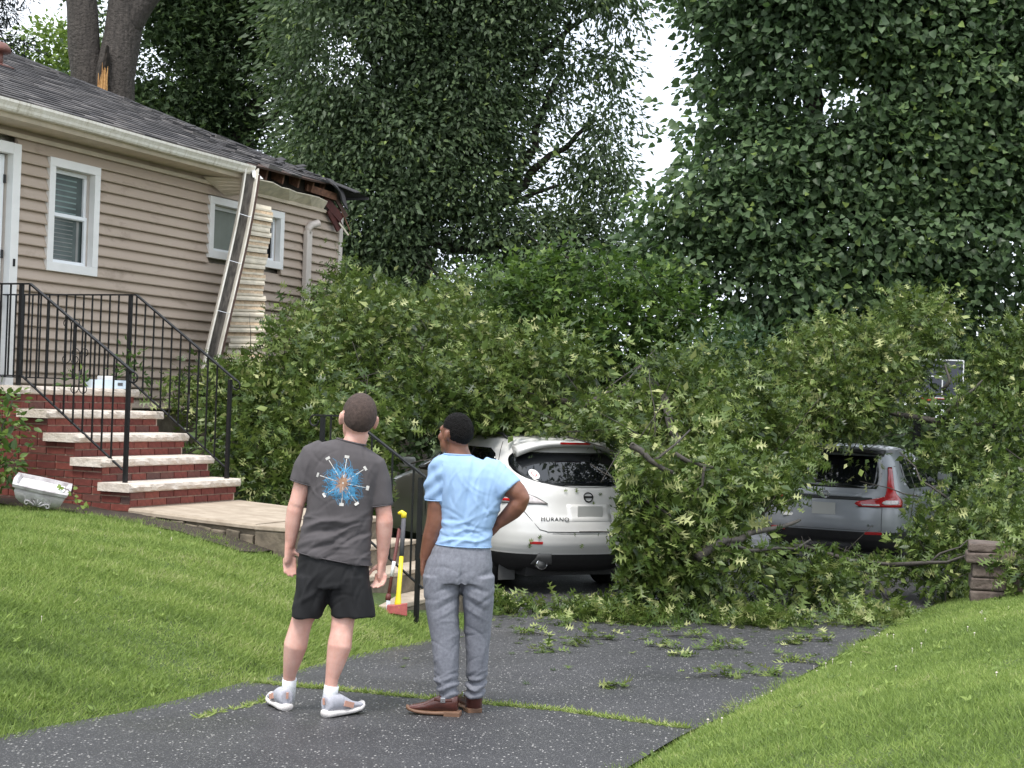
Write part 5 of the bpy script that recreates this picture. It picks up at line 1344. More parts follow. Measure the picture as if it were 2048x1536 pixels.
        c.line([(sp(1.5, z), z) for z in (.5, .7, .9, 1.1)], .008).build('door_seam', M['carblack'], e)
        c.line([(sp(2.5, z), z) for z in (.4, .7, .9, 1.1)], .008).build('door_seam', M['carblack'], e)
        MB().obox(c.S(sp(3.25, 1.1), 1.1, .13), (.10, 0, 0), (0, .06, 0), (0, 0, .07)).build('mirror', M['carwhite'], e, bevel=.03)
        # roof rail
        P = [(sg * .60, .95, 1.63), (sg * .60, 1.1, 1.70), (sg * .60, 1.7, 1.735), (sg * .60, 2.3, 1.715), (sg * .60, 2.5, 1.64)]
        MB().tube(P, .018, 6).build('roof_rail', M['carblack'], e, True)
        # mud flap
        MB().box(sg * .72 - .10, sg * .72 + .10, .62, .635, .12, .40).build('mud_flap', M['cargreyplastic'], e)
    # windscreen
    rows = []
    for z in np.linspace(1.10, 1.56, 7):
        H, L = c.contour(z); tot = L[-1]; rows.append((z, tot - .62 + .1 * (z - 1.1), tot - .001))
    c.patch(rows, .004, 10).build('windscreen', M['dark_glass'], e, True)
    c.patch([(z, -b, -a) for z, a, b in rows], .004, 10).build('windscreen', M['dark_glass'], e, True)
    # proportions of the upper body: waist, lamps and glass sit higher than the first stack
    ZA = [0, .40, .43, .575, .688, .755, .82, .905, .965, 1.06, 1.085, 1.475, 1.587, 1.70, 2.0]
    ZB = [0, .40, .46, .575, .70, .835, .895, 1.0, 1.085, 1.18, 1.20, 1.55, 1.665, 1.74, 2.04]
    def lift(o):
        for ch in o.children:
            if ch.name.startswith('wheel'): continue
            if ch.name.startswith('lettering'): ch.location.z = float(np.interp(ch.location.z, ZA, ZB))
            else:
                n = len(ch.data.vertices); co = np.empty(n * 3); ch.data.vertices.foreach_get('co', co); co = co.reshape(-1, 3)
                co[:, 2] = np.interp(co[:, 2], ZA, ZB); ch.data.vertices.foreach_set('co', co.ravel()); ch.data.update()
            lift(ch)
    lift(e)
    # wet leaves stuck to the paint
    P = []; 
    pos = [(-.55, 1.40), (-.30, 1.02), (.06, .93), (.18, 1.0), (-.2, .68), (.1, .675), (-.62, .62), (.35, 1.0), (-.7, .58), (-.72, .60), (.3, .9), (-.15, 1.0), (.25, .95), (.42, .78), (.5, .86), (-.1, .58)]
    A = np.array([c.S(t, z, .014) for t, z in pos]); A[:, 2] = np.interp(A[:, 2], ZA, ZB); rot = Matrix.Rotation(MUR[1], 3, 'Z'); W_ = np.array([np.array(rot @ Vector(p)) for p in A]) + MUR[0]
    n = len(W_); D = RNG.normal(size=(n, 3)) * np.array([1, .25, 1])
    lo = leaf_object('stuck_leaves', W_, D, np.tile(np.array([.2, -1, .3]), (n, 1)), RNG.uniform(.04, .085, n), RNG.uniform(.2, .8, n), OAK, M['oak_leaf'])
    tag(lo, 'single oak leaves stuck to the white tailgate', 'leaves', kind='stuff')
    return e

def grey_car():
    zs = [.26, .32, .42, .50, .60, .70, .80, .90, 1.0, 1.06, 1.12, 1.20, 1.30, 1.40, 1.50, 1.56, 1.60, 1.635, 1.655, 1.66]
    w =  [.80, .88, .92, .93, .933, .933, .933, .93, .925, .915, .895, .865, .83, .79, .745, .705, .65, .55, .42, .30]
    yr = [.26, .15, .06, .03, .0, .0, .01, .03, .05, .07, .10, .16, .24, .31, .375, .41, .46, .58, .8, 1.0]
    yf = [4.45, 4.55, 4.62, 4.66, 4.68, 4.68, 4.66, 4.60, 4.45, 4.20, 3.75, 3.45, 3.2, 2.98, 2.72, 2.55, 2.3, 2.05, 1.8, 1.6]
    c = Car(zs, w, yr, yf, R=.62, p=3.2); c.zs_dense = dense(zs, 3)
    e = empty('grey_suv', HON[0], HON[1], 'blue-grey SUV with tall red tail light, half hidden by branches', 'car')
    make_body(c, e, M['cargrey'], (.98, 3.68), (.40, .36), M['carblack'], .52)
    for x, s in ((-.80, -1), (.80, 1)):
        for y in (.98, 3.68): wheel(e, x, y, .35, s)
    g = c.patch(smooth_rows([(1.10, -.66, .66), (1.18, -.70, .70), (1.30, -.70, .70), (1.42, -.68, .68), (1.52, -.64, .64)], 9), .005, 16).build('rear_window', M['dark_glass'], e, True)
    P = []
    for t in np.linspace(-1, 1, 17):
        x = t * .68; b = .05 * abs(t) ** 3; dz = -.03 * abs(t) ** 4
        P.append([(x, .55, 1.635 + dz), (x, .30 + b, 1.62 + dz), (x, .22 + b, 1.60 + dz), (x, .22 + b, 1.575 + dz), (x, .40, 1.55 + dz)])
    MB().loft(P).build('roof_spoiler', M['carblack'], e, True)
    c.patch([(z, -.48, .48) for z in np.linspace(.985, 1.035, 4)], .012, 14).build('chrome_garnish', M['cargrey'], e, True)
    c.patch([(z, -.62, .62) for z in np.linspace(.945, .985, 4)], .006, 14).build('dark_garnish', M['carblack'], e, True)
    for sg in (-1, 1):
        def rows(l): return [(z, min(sg * a, sg * b), max(sg * a, sg * b)) for z, a, b in l]
        o = c.patch(smooth_rows(rows([(.865, .46, 1.12), (.90, .40, 1.14), (.945, .44, 1.13), (.985, .76, 1.06), (1.02, .79, .98), (1.10, .80, .92), (1.25, .79, .88), (1.38, .77, .84)]), 16), .014, 14).build('tail_light', M['redlens'], e, True)
        c.patch(smooth_rows(rows([(.90, .78, .98), (.925, .74, 1.02), (.955, .80, 1.0)]), 6), .018, 10).build('clear_lens', M['clearlens'], o, True)
        c.patch(smooth_rows(rows([(.88, .50, .72), (.90, .48, .72)]), 3), .018, 6).build('clear_lens', M['clearlens'], o, True)
        c.line([(sg * a, z) for a, z in ((.42, .86), (.7, .858), (1.0, .858), (1.13, .862))], .014, .012).build('lens_edge', M['carblack'], o)
        c.line([(sg * .76, z) for z in (.86, .8, .7, .62, .56)], .008).build('tailgate_seam', M['carblack'], e)
        c.patch([(z, min(sg * .54, sg * .76), max(sg * .54, sg * .76)) for z in (.505, .522, .54)], .010, 8).build('reflector', M['redlens'], e)
        def sp(y, z): return sg * c.t_at_y(y, z)
        rws = []
        for z, ya, yb in ((1.09, .98, 3.2), (1.18, .86, 3.1), (1.28, .82, 2.95), (1.38, .85, 2.8), (1.48, .95, 2.6)):
            a, b = sp(ya, z), sp(yb, z); rws.append((z, min(a, b), max(a, b)))
        gl = c.patch(rws, .005, 18).build('side_window', M['dark_glass'], e, True)
        for y in (1.28, 2.25): c.line([(sp(y, z), z) for z in (1.09, 1.2, 1.35, 1.48)], .03, .008).build('pillar_trim', M['cargreyplastic'], gl)
        for y in (1.52, 2.45):
            MB().tube([c.S(sp(y, .98), .98, .012), c.S(sp(y + .08, .985), .985, .035), c.S(sp(y + .2, .985), .985, .012)], .014, 6).build('door_handle', M['cargrey'], e, True)
        for y in (1.40, 2.35): c.line([(sp(y, z), z) for z in (.55, .75, .95, 1.08)], .008).build('door_seam', M['carblack'], e)
        MB().obox(c.S(sp(3.05, 1.1), 1.1, .13), (.10, 0, 0), (0, .06, 0), (0, 0, .07)).build('mirror', M['cargrey'], e, bevel=.03)
    c.line([(t, .555) for t in np.linspace(-.76, .76, 9)], .008).build('tailgate_seam', M['carblack'], e)
    c.patch([(z, -.42, .42) for z in np.linspace(.30, .37, 3)], .012, 10).build('skid_plate', M['chrome'], e)
    p0 = c.S(0, .82, .012); MB().box(-.155, .155, p0[1] - .006, p0[1] + .002, .745, .90).build('number_plate', M['plate'], e)
    MB().box(-.56, -.42, c.S(-.5, .72, .008)[1] - .004, c.S(-.5, .72, .008)[1] + .03, .70, .735).build('sticker', M['tray_white'], e)
    # emblem: rounded frame with an H
    q = c.S(0, 1.01, .016); y = q[1]
    P = [(.052, .038), (.058, .01), (.05, -.035), (.03, -.045), (-.03, -.045), (-.05, -.035), (-.058, .01), (-.052, .038), (-.03, .045), (.03, .045), (.052, .038)]
    em = MB().tube([(a, y, 1.01 + b) for a, b in P], .006, 6).build('emblem', M['chrome'], e, True)
    for a in (-1, 1): MB().bar((a * .026, y - .004, .975), (a * .034, y - .004, 1.045), .014, .008).build('emblem_bar', M['chrome'], em)
    MB().bar((-.026, y - .004, 1.006), (.026, y - .004, 1.006), .008, .012).build('emblem_bar', M['chrome'], em)
    q = c.S(.60, .62, .004); text_obj('lettering', 'CR-V', .05, q, (rad(88), 0, .06), M['chrome'], e, .003)
    rows = []
    for z in np.linspace(1.14, 1.52, 7):
        H, L = c.contour(z); tot = L[-1]; rows.append((z, tot - .62, tot - .001))
    c.patch(rows, .004, 10).build('windscreen', M['dark_glass'], e, True)
    c.patch([(z, -b, -a) for z, a, b in rows], .004, 10).build('windscreen', M['dark_glass'], e, True)
    return e
white_car(); grey_car()

# ================================================================== PEOPLE
def remesh(mb, name, mat, parent, vox=.008, smooth_it=6, world=True, fold=None):
    me = mb.mesh('tmp'); o = link('tmp', me)
    r = o.modifiers.new('r', 'REMESH'); r.mode = 'VOXEL'; r.voxel_size = vox; r.use_smooth_shade = True
    s = o.modifiers.new('s', 'SMOOTH'); s.factor = .5; s.iterations = smooth_it
    bpy.context.view_layer.update(); apply_mods(o); me = o.data
    bpy.data.objects.remove(o)
    if fold is not None:
        n = len(me.vertices); co = np.empty(n * 3); me.vertices.foreach_get('co', co); co = co.reshape(-1, 3)
        no = np.empty(n * 3); me.vertices.foreach_get('normal', no); no = no.reshape(-1, 3)
        co = co + no * fold(co, no)[:, None]; me.vertices.foreach_set('co', co.ravel()); me.update()
    if parent is not None:
        n = len(me.vertices); co = np.empty(n * 3); me.vertices.foreach_get('co', co)
        co = co.reshape(-1, 3) - np.array(parent.location); me.vertices.foreach_set('co', co.ravel()); me.update()
    me.name = name; me.materials.append(mat)
    me.polygons.foreach_set('use_smooth', [True] * len(me.polygons))
    return link(name, me, None, parent)

def ring(c, rx, ry, tilt=0.0, yaw=0.0, n=28, p=2.3, back=0.0):
    out = []
    for k in range(n):
        a = 2 * math.pi * k / n; ca, sa = math.cos(a), math.sin(a)
        x = rx * math.copysign(abs(ca) ** (2 / p), ca); y = ry * math.copysign(abs(sa) ** (2 / p), sa)
        out.append(np.array([c[0] + x * math.cos(yaw) - y * math.sin(yaw), c[1] + x * math.sin(yaw) + y * math.cos(yaw), c[2] - x * tilt]))
    return out

def hand(mb, wrist, dirv, palm_n, thumb_side, curl=.5, L=.185, spread=.04, r=.0095):
    """palm plus five bent fingers; dirv: along the hand, palm_n: out of the palm, thumb_side: towards the thumb"""
    w = np.array(wrist); d = np.array(dirv, float); d /= np.linalg.norm(d)
    t = np.array(thumb_side, float); t -= d * (t @ d); t /= np.linalg.norm(t); p = np.cross(d, t); p *= np.sign(p @ np.array(palm_n)) or 1
    pl = L * .5
    mb.tube([w - d * .02, w + d * pl * .35, w + d * pl * .75, w + d * pl * 1.02], [(.030, .024), (.040, .020), (.044, .018), (.040, .014)] if abs(np.cross(d, np.array([.13, .27, .95])) @ t) > .5 else [(.024, .030), (.020, .040), (.018, .044), (.014, .040)], 12)
    for i, (off, ln) in enumerate(((.030, .44), (.010, .49), (-.010, .46), (-.029, .36))):
        b = w + d * pl * .92 + t * off; l = L * ln; ang = 0; P = [b - d * .02, b]; q = b
        for seg, f in ((.42, .55), (.32, 1.1), (.26, 1.5)):
            ang = curl * f
            dv = d * math.cos(ang) + p * math.sin(ang) + t * off * spread * 8
            dv /= np.linalg.norm(dv); q = q + dv * l * seg; P.append(q)
        mb.tube(P, [r * 1.05, r * 1.05, r, r * .92, r * .75], 8)
    b = w + d * pl * .25 + t * .03; dv = d * .75 + t * .6 + p * .35 * (1 + curl); dv /= np.linalg.norm(dv)
    mb.tube([b - t * .012, b + dv * .035, b + dv * .06 + d * .012, b + dv * .07 + d * .035 + p * .012 * curl], [r * 1.5, r * 1.35, r * 1.15, r * .8], 8)

def head(mb, c, fwd, up, s=1.0, ear=True):
    """head centred on the skull; fwd = facing direction"""
    f = np.array(fwd, float); f /= np.linalg.norm(f); u = np.array(up, float); u -= f * (u @ f); u /= np.linalg.norm(u); r = np.cross(f, u)
    R_ = np.stack([r, f, u], 1); c = np.array(c)
    P = lambda x, y, z: c + R_ @ (np.array([x, y, z]) * s)
    mb.ell(P(0, -.012, .02), .079 * s, .098 * s, .100 * s, 24, 16, R_)
    mb.ell(P(0, .035, -.055), .060 * s, .062 * s, .075 * s, 20, 14, R_)
    mb.ell(P(0, .06, -.098), .036 * s, .036 * s, .030 * s, 14, 10, R_)
    mb.ell(P(0, .072, .018), .062 * s, .022 * s, .030 * s, 14, 10, R_)          # brow
    mb.tube([P(0, .088, .01), P(0, .108, -.028), P(0, .104, -.038)], [.010 * s, .016 * s, .012 * s], 8)   # nose
    mb.tube([P(-.026, .084, -.066), P(0, .094, -.066), P(.026, .084, -.066)], [.006 * s, .010 * s, .006 * s], 8)  # lips
    for sg in (-1, 1):
        mb.ell(P(sg * .045, .066, -.028), .024 * s, .022 * s, .026 * s, 10, 8, R_)
        if ear:
            mb.ell(P(sg * .083, -.004, -.012), .011 * s, .020 * s, .034 * s, 10, 10, R_ @ np.array(Matrix.Rotation(sg * .35, 3, 'Z')))
            mb.ell(P(sg * .089, -.016, -.002), .008 * s, .012 * s, .026 * s, 8, 8, R_)
    return P, R_

def face_extras(P, R_, e, s=1.0):
    for sg in (-1, 1):
        k = MB().ell(P(sg * .032, .081, .0), .0125 * s, .0125 * s, .0125 * s, 10, 8).build('eye', M['eye'], e, True, world=True)
        MB().ell(P(sg * .032, .090, .0), .006 * s, .006 * s, .006 * s, 8, 6).build('iris', M['iris'], k, True, world=False)
        iris = k.children[0] if k.children else None
        if iris is not None:
            V = np.array([v.co[:] for v in iris.data.vertices]) - np.array(e.location); iris.data.vertices.foreach_set('co', V.ravel()); iris.data.update()

def hair_cap(body, e, P, R_, s, mat, test, th):
    """hair: a shell lifted off the scalp of the body mesh where test(local head coords) holds"""
    me = body.data; n = len(me.vertices); co = np.empty(n * 3); me.vertices.foreach_get('co', co); co = co.reshape(-1, 3) + np.array(e.location)
    no = np.empty(n * 3); me.vertices.foreach_get('normal', no); no = no.reshape(-1, 3)
    loc = (co - P(0, 0, 0)) @ R_ / s
    amt = test(loc)
    keep = amt > 0
    idx = -np.ones(n, int); F = []
    for p in me.polygons:
        vs_ = list(p.vertices)
        if all(keep[v] for v in vs_): F.append(vs_)
    used = sorted({v for f in F for v in f})
    for i, v in enumerate(used): idx[v] = i
    rough = np.array([.75 + .5 * noise.noise(Vector(p * 95)) for p in co[used]])
    V = co[used] + no[used] * (th * np.clip(amt[used], 0, 1) * rough)[:, None] + no[used] * .0008 - np.array(e.location)
    m = bpy.data.meshes.new('hair'); m.from_pydata([tuple(v) for v in V], [], [[idx[v] for v in f] for f in F]); m.update(); m.materials.append(mat)
    m.polygons.foreach_set('use_smooth', [True] * len(m.polygons))
    return link('hair', m, None, e)

def nfold(scale, amp, stretch=(1, 1, 1), seed=0.0):
    st = np.array(stretch)
    def f(co, no):
        return np.array([amp * noise.noise(Vector(p * st * scale + seed)) for p in co])
    return f

def band(tee, e, pts, r, mat, nm):
    o = MB().tube(list(pts) + [pts[0]], r, 6, False).build(nm, mat, tee, True)
    V = np.array([v.co[:] for v in o.data.vertices]) - np.array(e.location); o.data.vertices.foreach_set('co', V.ravel()); o.data.update()
def tube_ring(a, b, rx, ry, n=24):
    """ring of points round the end b of a tube a->b, matching MB.tube's frame"""
    m = MB().tube([a, b], [(rx, ry)] * 2, n, False); return [np.array(p) for p in m.v[n:]]
def creases(co, seed, n, amp, box, wid=(.006, .012), ln=(.05, .13), ang=None):
    """short sharp cloth creases scattered in the x-z box"""
    rs = np.random.default_rng(seed); f = np.zeros(len(co))
    for k in range(n):
        x0 = rs.uniform(box[0], box[1]); z0 = rs.uniform(box[2], box[3]); a = rs.normal(*ang) if ang else rs.uniform(0, 3.14)
        dx = co[:, 0] - x0; dz = co[:, 2] - z0; s_ = dx * math.cos(a) + dz * math.sin(a); q = -dx * math.sin(a) + dz * math.cos(a)
        w_ = rs.uniform(*wid); l_ = rs.uniform(*ln); q = q + .25 * s_ * s_ / l_
        f += amp * rs.choice([-1, 1]) * np.exp(-(q / w_) ** 2) * np.exp(-(s_ / l_) ** 2)
    return f
def shoe(e, heel, toe_dir, L, w, h, upper, sole, name='shoe', sole_h=.03, shaft=None):
    """heel: ground point under the heel; toe_dir: horizontal direction to the toe"""
    d = np.array([toe_dir[0], toe_dir[1], 0.0]); d /= np.linalg.norm(d); r = np.array([d[1], -d[0], 0.0]); hz = np.array(heel)
    zz = np.array([0, 0, 1.0])
    def sect(t, wd, z0, z1, n=16, pw=2.6):
        out = []
        for k in range(n):
            a = 2 * math.pi * k / n; ca, sa = math.cos(a), math.sin(a)
            out.append(hz + d * (t * L) + r * wd * math.copysign(abs(ca) ** (2 / pw), ca) + zz * ((z0 + z1) / 2 + (z1 - z0) / 2 * math.copysign(abs(sa) ** (2 / pw), sa)))
        return out
    S_ = [(-.02, .55, 0), (.04, .82, 0), (.2, .86, 0), (.42, .82, 0), (.62, .98, .002), (.8, .95, .006), (.93, .7, .014), (1.0, .35, .022)]
    MB().loft([sect(t, w * k, z0, z0 + sole_h * (1.25 if t < .3 else 1)) for t, k, z0 in S_]).build(name + '_sole', sole, e, True, world=True)
    U_ = [(-.01, .6, h * .92), (.05, .80, h * 1.0), (.18, .86, h * 1.0), (.34, .84, h * .95), (.5, .82, h * .76), (.65, .86, h * .56), (.8, .84, h * .46), (.92, .62, h * .40), (.985, .3, h * .32)]
    u = MB().loft([sect(t, w * k, sole_h * .8, z1, 20, 2.2) for t, k, z1 in U_])
    if shaft is not None:
        u.tube(shaft[0], shaft[1], 14)
    return remesh(u, name, upper, e, .006, 5)

def man_grey():
    Y = 8.45; s = Y / F_PX
    J = lambda x, y, dy=0.0: at(x, y, Y + dy)
    e = empty('person', (at(640, 1430, 8.3)[0], 8.3, float(zb(8.3))), 0, 'person in charcoal printed T-shirt and black shorts standing with arms down', 'person')
    # body
    b = MB()
    fwd = np.array([-.26, .93, .17]); up = np.array([.13, -.1, 1.0])
    P, R_ = head(b, J(717, 836), fwd, up, 1.16)
    b.tube([J(718, 862, .0), J(709, 885, -.005), J(700, 905, 0), J(694, 930, .0)], [(.060, .062), (.062, .064), (.072, .07), (.10, .08)], 18)
    T = [(694, 915, .15, .08), (690, 960, .185, .105), (684, 1010, .165, .105), (676, 1060, .155, .10), (670, 1110, .165, .11), (667, 1150, .165, .11), (663, 1175, .14, .10)]
    b.loft([ring(J(x, y), rx, ry, .10) for x, y, rx, ry in T])
    # arms
    b.tube([J(640, 912), J(616, 935), J(604, 975), J(593, 1010, -.005)], [.062, .060, .050, .044], 14)
    b.tube([J(594, 1003), J(590, 1020), J(586, 1045, .01), J(582, 1075, .02), J(580, 1092, .025)], [.043, .046, .044, .034, .028], 14)
    b.tube([J(735, 925), J(755, 950), J(763, 990), J(768, 1030)], [.062, .058, .050, .044], 14)
    b.tube([J(768, 1024), J(769, 1042), J(768, 1068, .015), J(766, 1100, .03), J(764, 1124, .035)], [.044, .048, .045, .035, .029], 14)
    hand(b, J(579, 1092, .025), (.03, .05, -1), (.25, -1, 0), (.9, .3, 0), .35)
    hand(b, J(764, 1124, .035), (-.03, .06, -1), (-.6, -.8, 0), (-.75, .35, -.1), .95)
    # legs
    b.tube([J(636, 1150), J(622, 1200, .0), J(605, 1238, .03), J(598, 1262, .03), J(591, 1290, .035), J(585, 1320, .06), J(579, 1350, .09), J(577, 1372, .11), J(573, 1392, .12)], [.09, .082, .060, .060, .066, .052, .036, .033, .036], 18)
    b.tube([J(690, 1150), J(690, 1200, .0), J(686, 1240, -.03), J(683, 1265, -.04), J(679, 1292, -.06), J(672, 1322, -.06), J(664, 1355, -.06), J(661, 1378, -.06), J(658, 1402, -.05)], [.09, .084, .063, .062, .067, .054, .037, .034, .036], 18)
    body = remesh(b, 'body', M['skin_pale'], e, .0072, 3)
    face_extras(P, R_, e, 1.16)
    def t(l):   # buzz cut: above a line from forehead down to the nape
        line = np.where(l[:, 1] > .02, .045 + .35 * (l[:, 1] - .02), -.062 + .55 * np.clip(l[:, 1] + .09, 0, .2))
        a = (l[:, 2] - line) / .02
        a[(np.abs(l[:, 0]) > .072) & (l[:, 2] < .03) & (l[:, 1] > -.035)] = -1
        a[(np.linalg.norm(l, axis=1) > .2)] = -1
        return a
    hair_cap(body, e, P, R_, 1.16, M['hair_buzz'], t, .0035)
    # T-shirt
    m = MB()
    T = [(703, 884, .078, .070, .20), (700, 890, .115, .085, .20), (697, 899, .165, .102, .19), (694, 911, .200, .115, .17), (691, 930, .214, .126, .15), (688, 958, .205, .134, .12), (684, 990, .190, .136, .08), (679, 1025, .184, .134, .06), (674, 1060, .188, .136, .08), (670, 1090, .200, .142, .13), (668, 1117, .210, .147, .16)]
    m.loft([ring(J(x, y), rx, ry, ti, 0, 32) for x, y, rx, ry, ti in T])
    m.tube([J(650, 905), J(628, 915), J(616, 938), J(608, 967)], [(.07, .08), (.078, .085), (.078, .085), (.078, .084)], 18)
    m.tube([J(726, 922), J(746, 935), J(756, 965), J(761, 1012)], [(.07, .08), (.078, .08), (.070, .076), (.060, .072)], 18)
    def folds(co, no):
        c0 = J(676, 1075); x = co[:, 0] - c0[0]; z = co[:, 2] - c0[2]
        f = .004 * np.array([noise.noise(Vector((p[0] * 6, p[1] * 6, p[2] * 3.2))) for p in co]) + .0025 * np.array([noise.noise(Vector((p[0] * 17 + p[2] * 8, p[1] * 14, p[2] * 9))) for p in co])
        # crumpled roll across the small of the back, higher on the right
        for k, (off, am, sl, wd) in enumerate(((.10, .013, .22, .016), (.062, -.012, .30, .013), (.035, .009, .42, .014), (-.01, -.007, .30, .014))):
            q = z - off - sl * (x) + .012 * np.sin(x * 22 + k); f += am * np.exp(-(q / wd) ** 2) * np.exp(-((x + .05) / .17) ** 2)
        for sx, sl in ((-.9, .35), (.9, -.35)):
            q = (x - sx * .17) - sl * (z - .22) * .6; f -= .007 * np.exp(-(q / .018) ** 2) * np.exp(-((z - .30) / .12) ** 2)
        f += .005 * np.sin((x * .9 + z * .35) * 38) * np.exp(-((z + .09) / .05) ** 2)
        a_, b_ = J(600, 1110), J(760, 900)
        f += creases(co, 5, 26, .0045, (a_[0], b_[0], a_[2], a_[2] + .25), ang=(.35, .4)) + creases(co, 6, 16, .0035, (a_[0], b_[0], a_[2] + .2, b_[2]), ang=(1.6, .5))
        return f
    tee = remesh(m, 'tshirt', M['tee_grey'], e, .0065, 7, fold=folds)
    # collar band and hem stitching
    cb = ring(J(703, 883.5), .079, .071, .20, 0, 28); MB().tube(cb + [cb[0]], .006, 6, False).build('collar', M['tee_grey'], tee, True, world=False)
    o = tee.children[0]; V = np.array([v.co[:] for v in o.data.vertices]) - np.array(e.location); o.data.vertices.foreach_set('co', V.ravel()); o.data.update()
    band(tee, e, tube_ring(J(616, 938), J(608, 966), .077, .083), .0035, M['tee_grey'], 'sleeve_hem'); band(tee, e, tube_ring(J(756, 965), J(761, 1011), .060, .071), .0035, M['tee_grey'], 'sleeve_hem')
    band(tee, e, ring(J(668, 1115), .209, .147, .16, 0, 40), .003, M['tee_grey'], 'hem')
    # chest-back print: raised ink lying on the cloth
    bv = BVHTree.FromPolygons([tuple(np.array(v.co) + np.array(e.location)) for v in tee.data.vertices], [tuple(p.vertices) for p in tee.data.polygons])
    def stick(x, y):
        d = Vector(ray(x, y)).normalized(); h = bv.ray_cast(Vector(CAM), d, 30)
        return None if h[0] is None else np.array(h[0] + h[1] * .0016)
    def strips(list_, mat, nm):
        mb = MB(); O_ = np.array(e.location)
        for pts, w0, w1 in list_:
            Q = [stick(*p) for p in pts]
            if any(q is None for q in Q): continue
            for i in range(len(Q) - 1):
                a, c = Q[i], Q[i + 1]; d = c - a; L = np.linalg.norm(d)
                if L < 1e-5 or L > .06: continue
                n = np.cross(d / L, np.array([0, -1, 0])); n /= np.linalg.norm(n) + 1e-9
                ta, tb = i / (len(Q) - 1), (i + 1) / (len(Q) - 1); wa, wb = (w0 + (w1 - w0) * ta) * s / 2, (w0 + (w1 - w0) * tb) * s / 2
                mb.add([a - n * wa - O_, a + n * wa - O_, c + n * wb - O_, c - n * wb - O_], [(0, 1, 2, 3)])
        return mb.build(nm, mat, tee)
    rs = np.random.default_rng(3); cx, cy = 686, 966; blue, ochre, white = [], [], []
    for k in range(190):
        a = rs.uniform(0, 6.28); r0 = rs.uniform(8, 22); r1 = rs.uniform(24, 46) * (1 + .08 * math.sin(3 * a)); bend = rs.uniform(-.5, .5); pts = []
        for t_ in np.linspace(0, 1, 5):
            r = r0 + (r1 - r0) * t_; aa = a + bend * t_ ** 1.5 + .12 * math.sin(7 * t_ + k); pts.append((cx + r * math.cos(aa), cy + r * 1.12 * math.sin(aa)))
        blue.append((pts, rs.uniform(.9, 1.7), .5))
    for k in range(70):
        a = rs.uniform(0, 6.28); r1 = rs.uniform(10, 27); pts = [(cx + r * math.cos(a + .15 * math.sin(r)), cy + r * 1.15 * math.sin(a + .15 * math.sin(r))) for r in np.linspace(2, r1, 5)]
        ochre.append((pts, 2.4, .6))
    for x, y in ((656, 917), (694, 914), (730, 937), (637, 950), (649, 990), (683, 1009), (713, 1007), (735, 976)):
        pts = [(cx + (x - cx) * t_, cy + (y - cy) * t_) for t_ in np.linspace(.18, .93, 6)]; white.append((pts, .9, 1.4))
        a = math.atan2(y - cy, x - cx); nx, ny = -math.sin(a), math.cos(a); white.append(([(x - nx * 4.5, y - ny * 4.5), (x, y), (x + nx * 4.5, y + ny * 4.5)], 6, 6))
    white.append(([(cx, cy - 16), (cx, cy), (cx + 1, cy + 14)], 3.5, 2))
    strips(blue, M['print_blue'], 'print_blue'); strips(ochre, M['print_ochre'], 'print_ochre'); strips(white, M['print_white'], 'print_white')
    # shorts
    m = MB()
    m.loft([ring(J(x, y), rx, ry, ti) for x, y, rx, ry, ti in ((669, 1095, .17, .12, .1), (668, 1120, .192, .135, .1), (667, 1150, .200, .142, .04), (666, 1172, .196, .138, .0))])
    m.loft([ring(J(x, y), rx, ry, 0, 0, 24) for x, y, rx, ry in ((634, 1150, .11, .13), (628, 1180, .100, .125), (620, 1210, .092, .118), (613, 1233, .082, .112))])
    m.loft([ring(J(x, y), rx, ry, 0, 0, 24) for x, y, rx, ry in ((697, 1150, .11, .13), (700, 1180, .118, .13), (703, 1210, .121, .125), (705, 1232, .122, .122))])
    def sf(co, no):
        a_, b_ = J(585, 1235), J(750, 1110)
        return creases(co, 3, 24, .005, (a_[0], b_[0], a_[2], b_[2]), (.008, .015), (.06, .14), (1.3, .4)) + .006 * np.array([noise.noise(Vector((p[0] * 13 + p[2] * 5, p[1] * 13, p[2] * 3.5))) for p in co]) + .004 * np.sin(co[:, 0] * 60 + co[:, 2] * 22) * np.clip((J(0, 1160)[2] - co[:, 2]) * 8, 0, 1)
    remesh(m, 'shorts', M['shorts'], e, .0075, 3, fold=sf)
    # socks and trainers
    for pts in ([J(579.5, 1357, .10), J(578, 1372, .11), J(574, 1402, .12)], [J(663.5, 1371, -.06), J(661, 1385, -.06), J(658, 1412, -.05)]):
        MB().tube(pts, [.040, .0395, .044], 16).build('sock', M['sock'], e, True, world=True)
    hl = at(572, 1422, 8.51); hl[2] = float(zb(8.51)); hr = at(650, 1435, 8.34); hr[2] = float(zb(8.34))
    for h_, d_, lx in ((hl, (-.42, .9), J(575, 1392, .03)), (hr, (.62, .78), J(657, 1405, 0))):
        shoe(e, h_, d_, .29, .055, .125, M['shoe'], M['sole'], 'trainer', .034)
        d = np.array([d_[0], d_[1], 0]); d /= np.linalg.norm(d)
        MB().bar(h_ - d * .012 + np.array([0, 0, .07]), h_ - d * .016 + np.array([0, 0, .105]), .012, .006, up=d).build('heel_tab', M['shoe_accent'], e, world=True)
        r = np.array([d[1], -d[0], 0])
        for sg in (-1, 1):
            a = h_ + d * .17 + r * sg * .046 + np.array([0, 0, .05]); MB().bar(a, a - d * .07 + np.array([0, 0, .02]), .006, .03).build('side_accent', M['shoe_accent'], e, world=True)
        MB().tube([h_ + d * .02 - np.array([0, 0, .0]), h_ + d * .26 + np.array([0, 0, .002])], [(.038, .006), (.034, .006)], 10).build('outsole', M['outsole'], e, True, world=True)

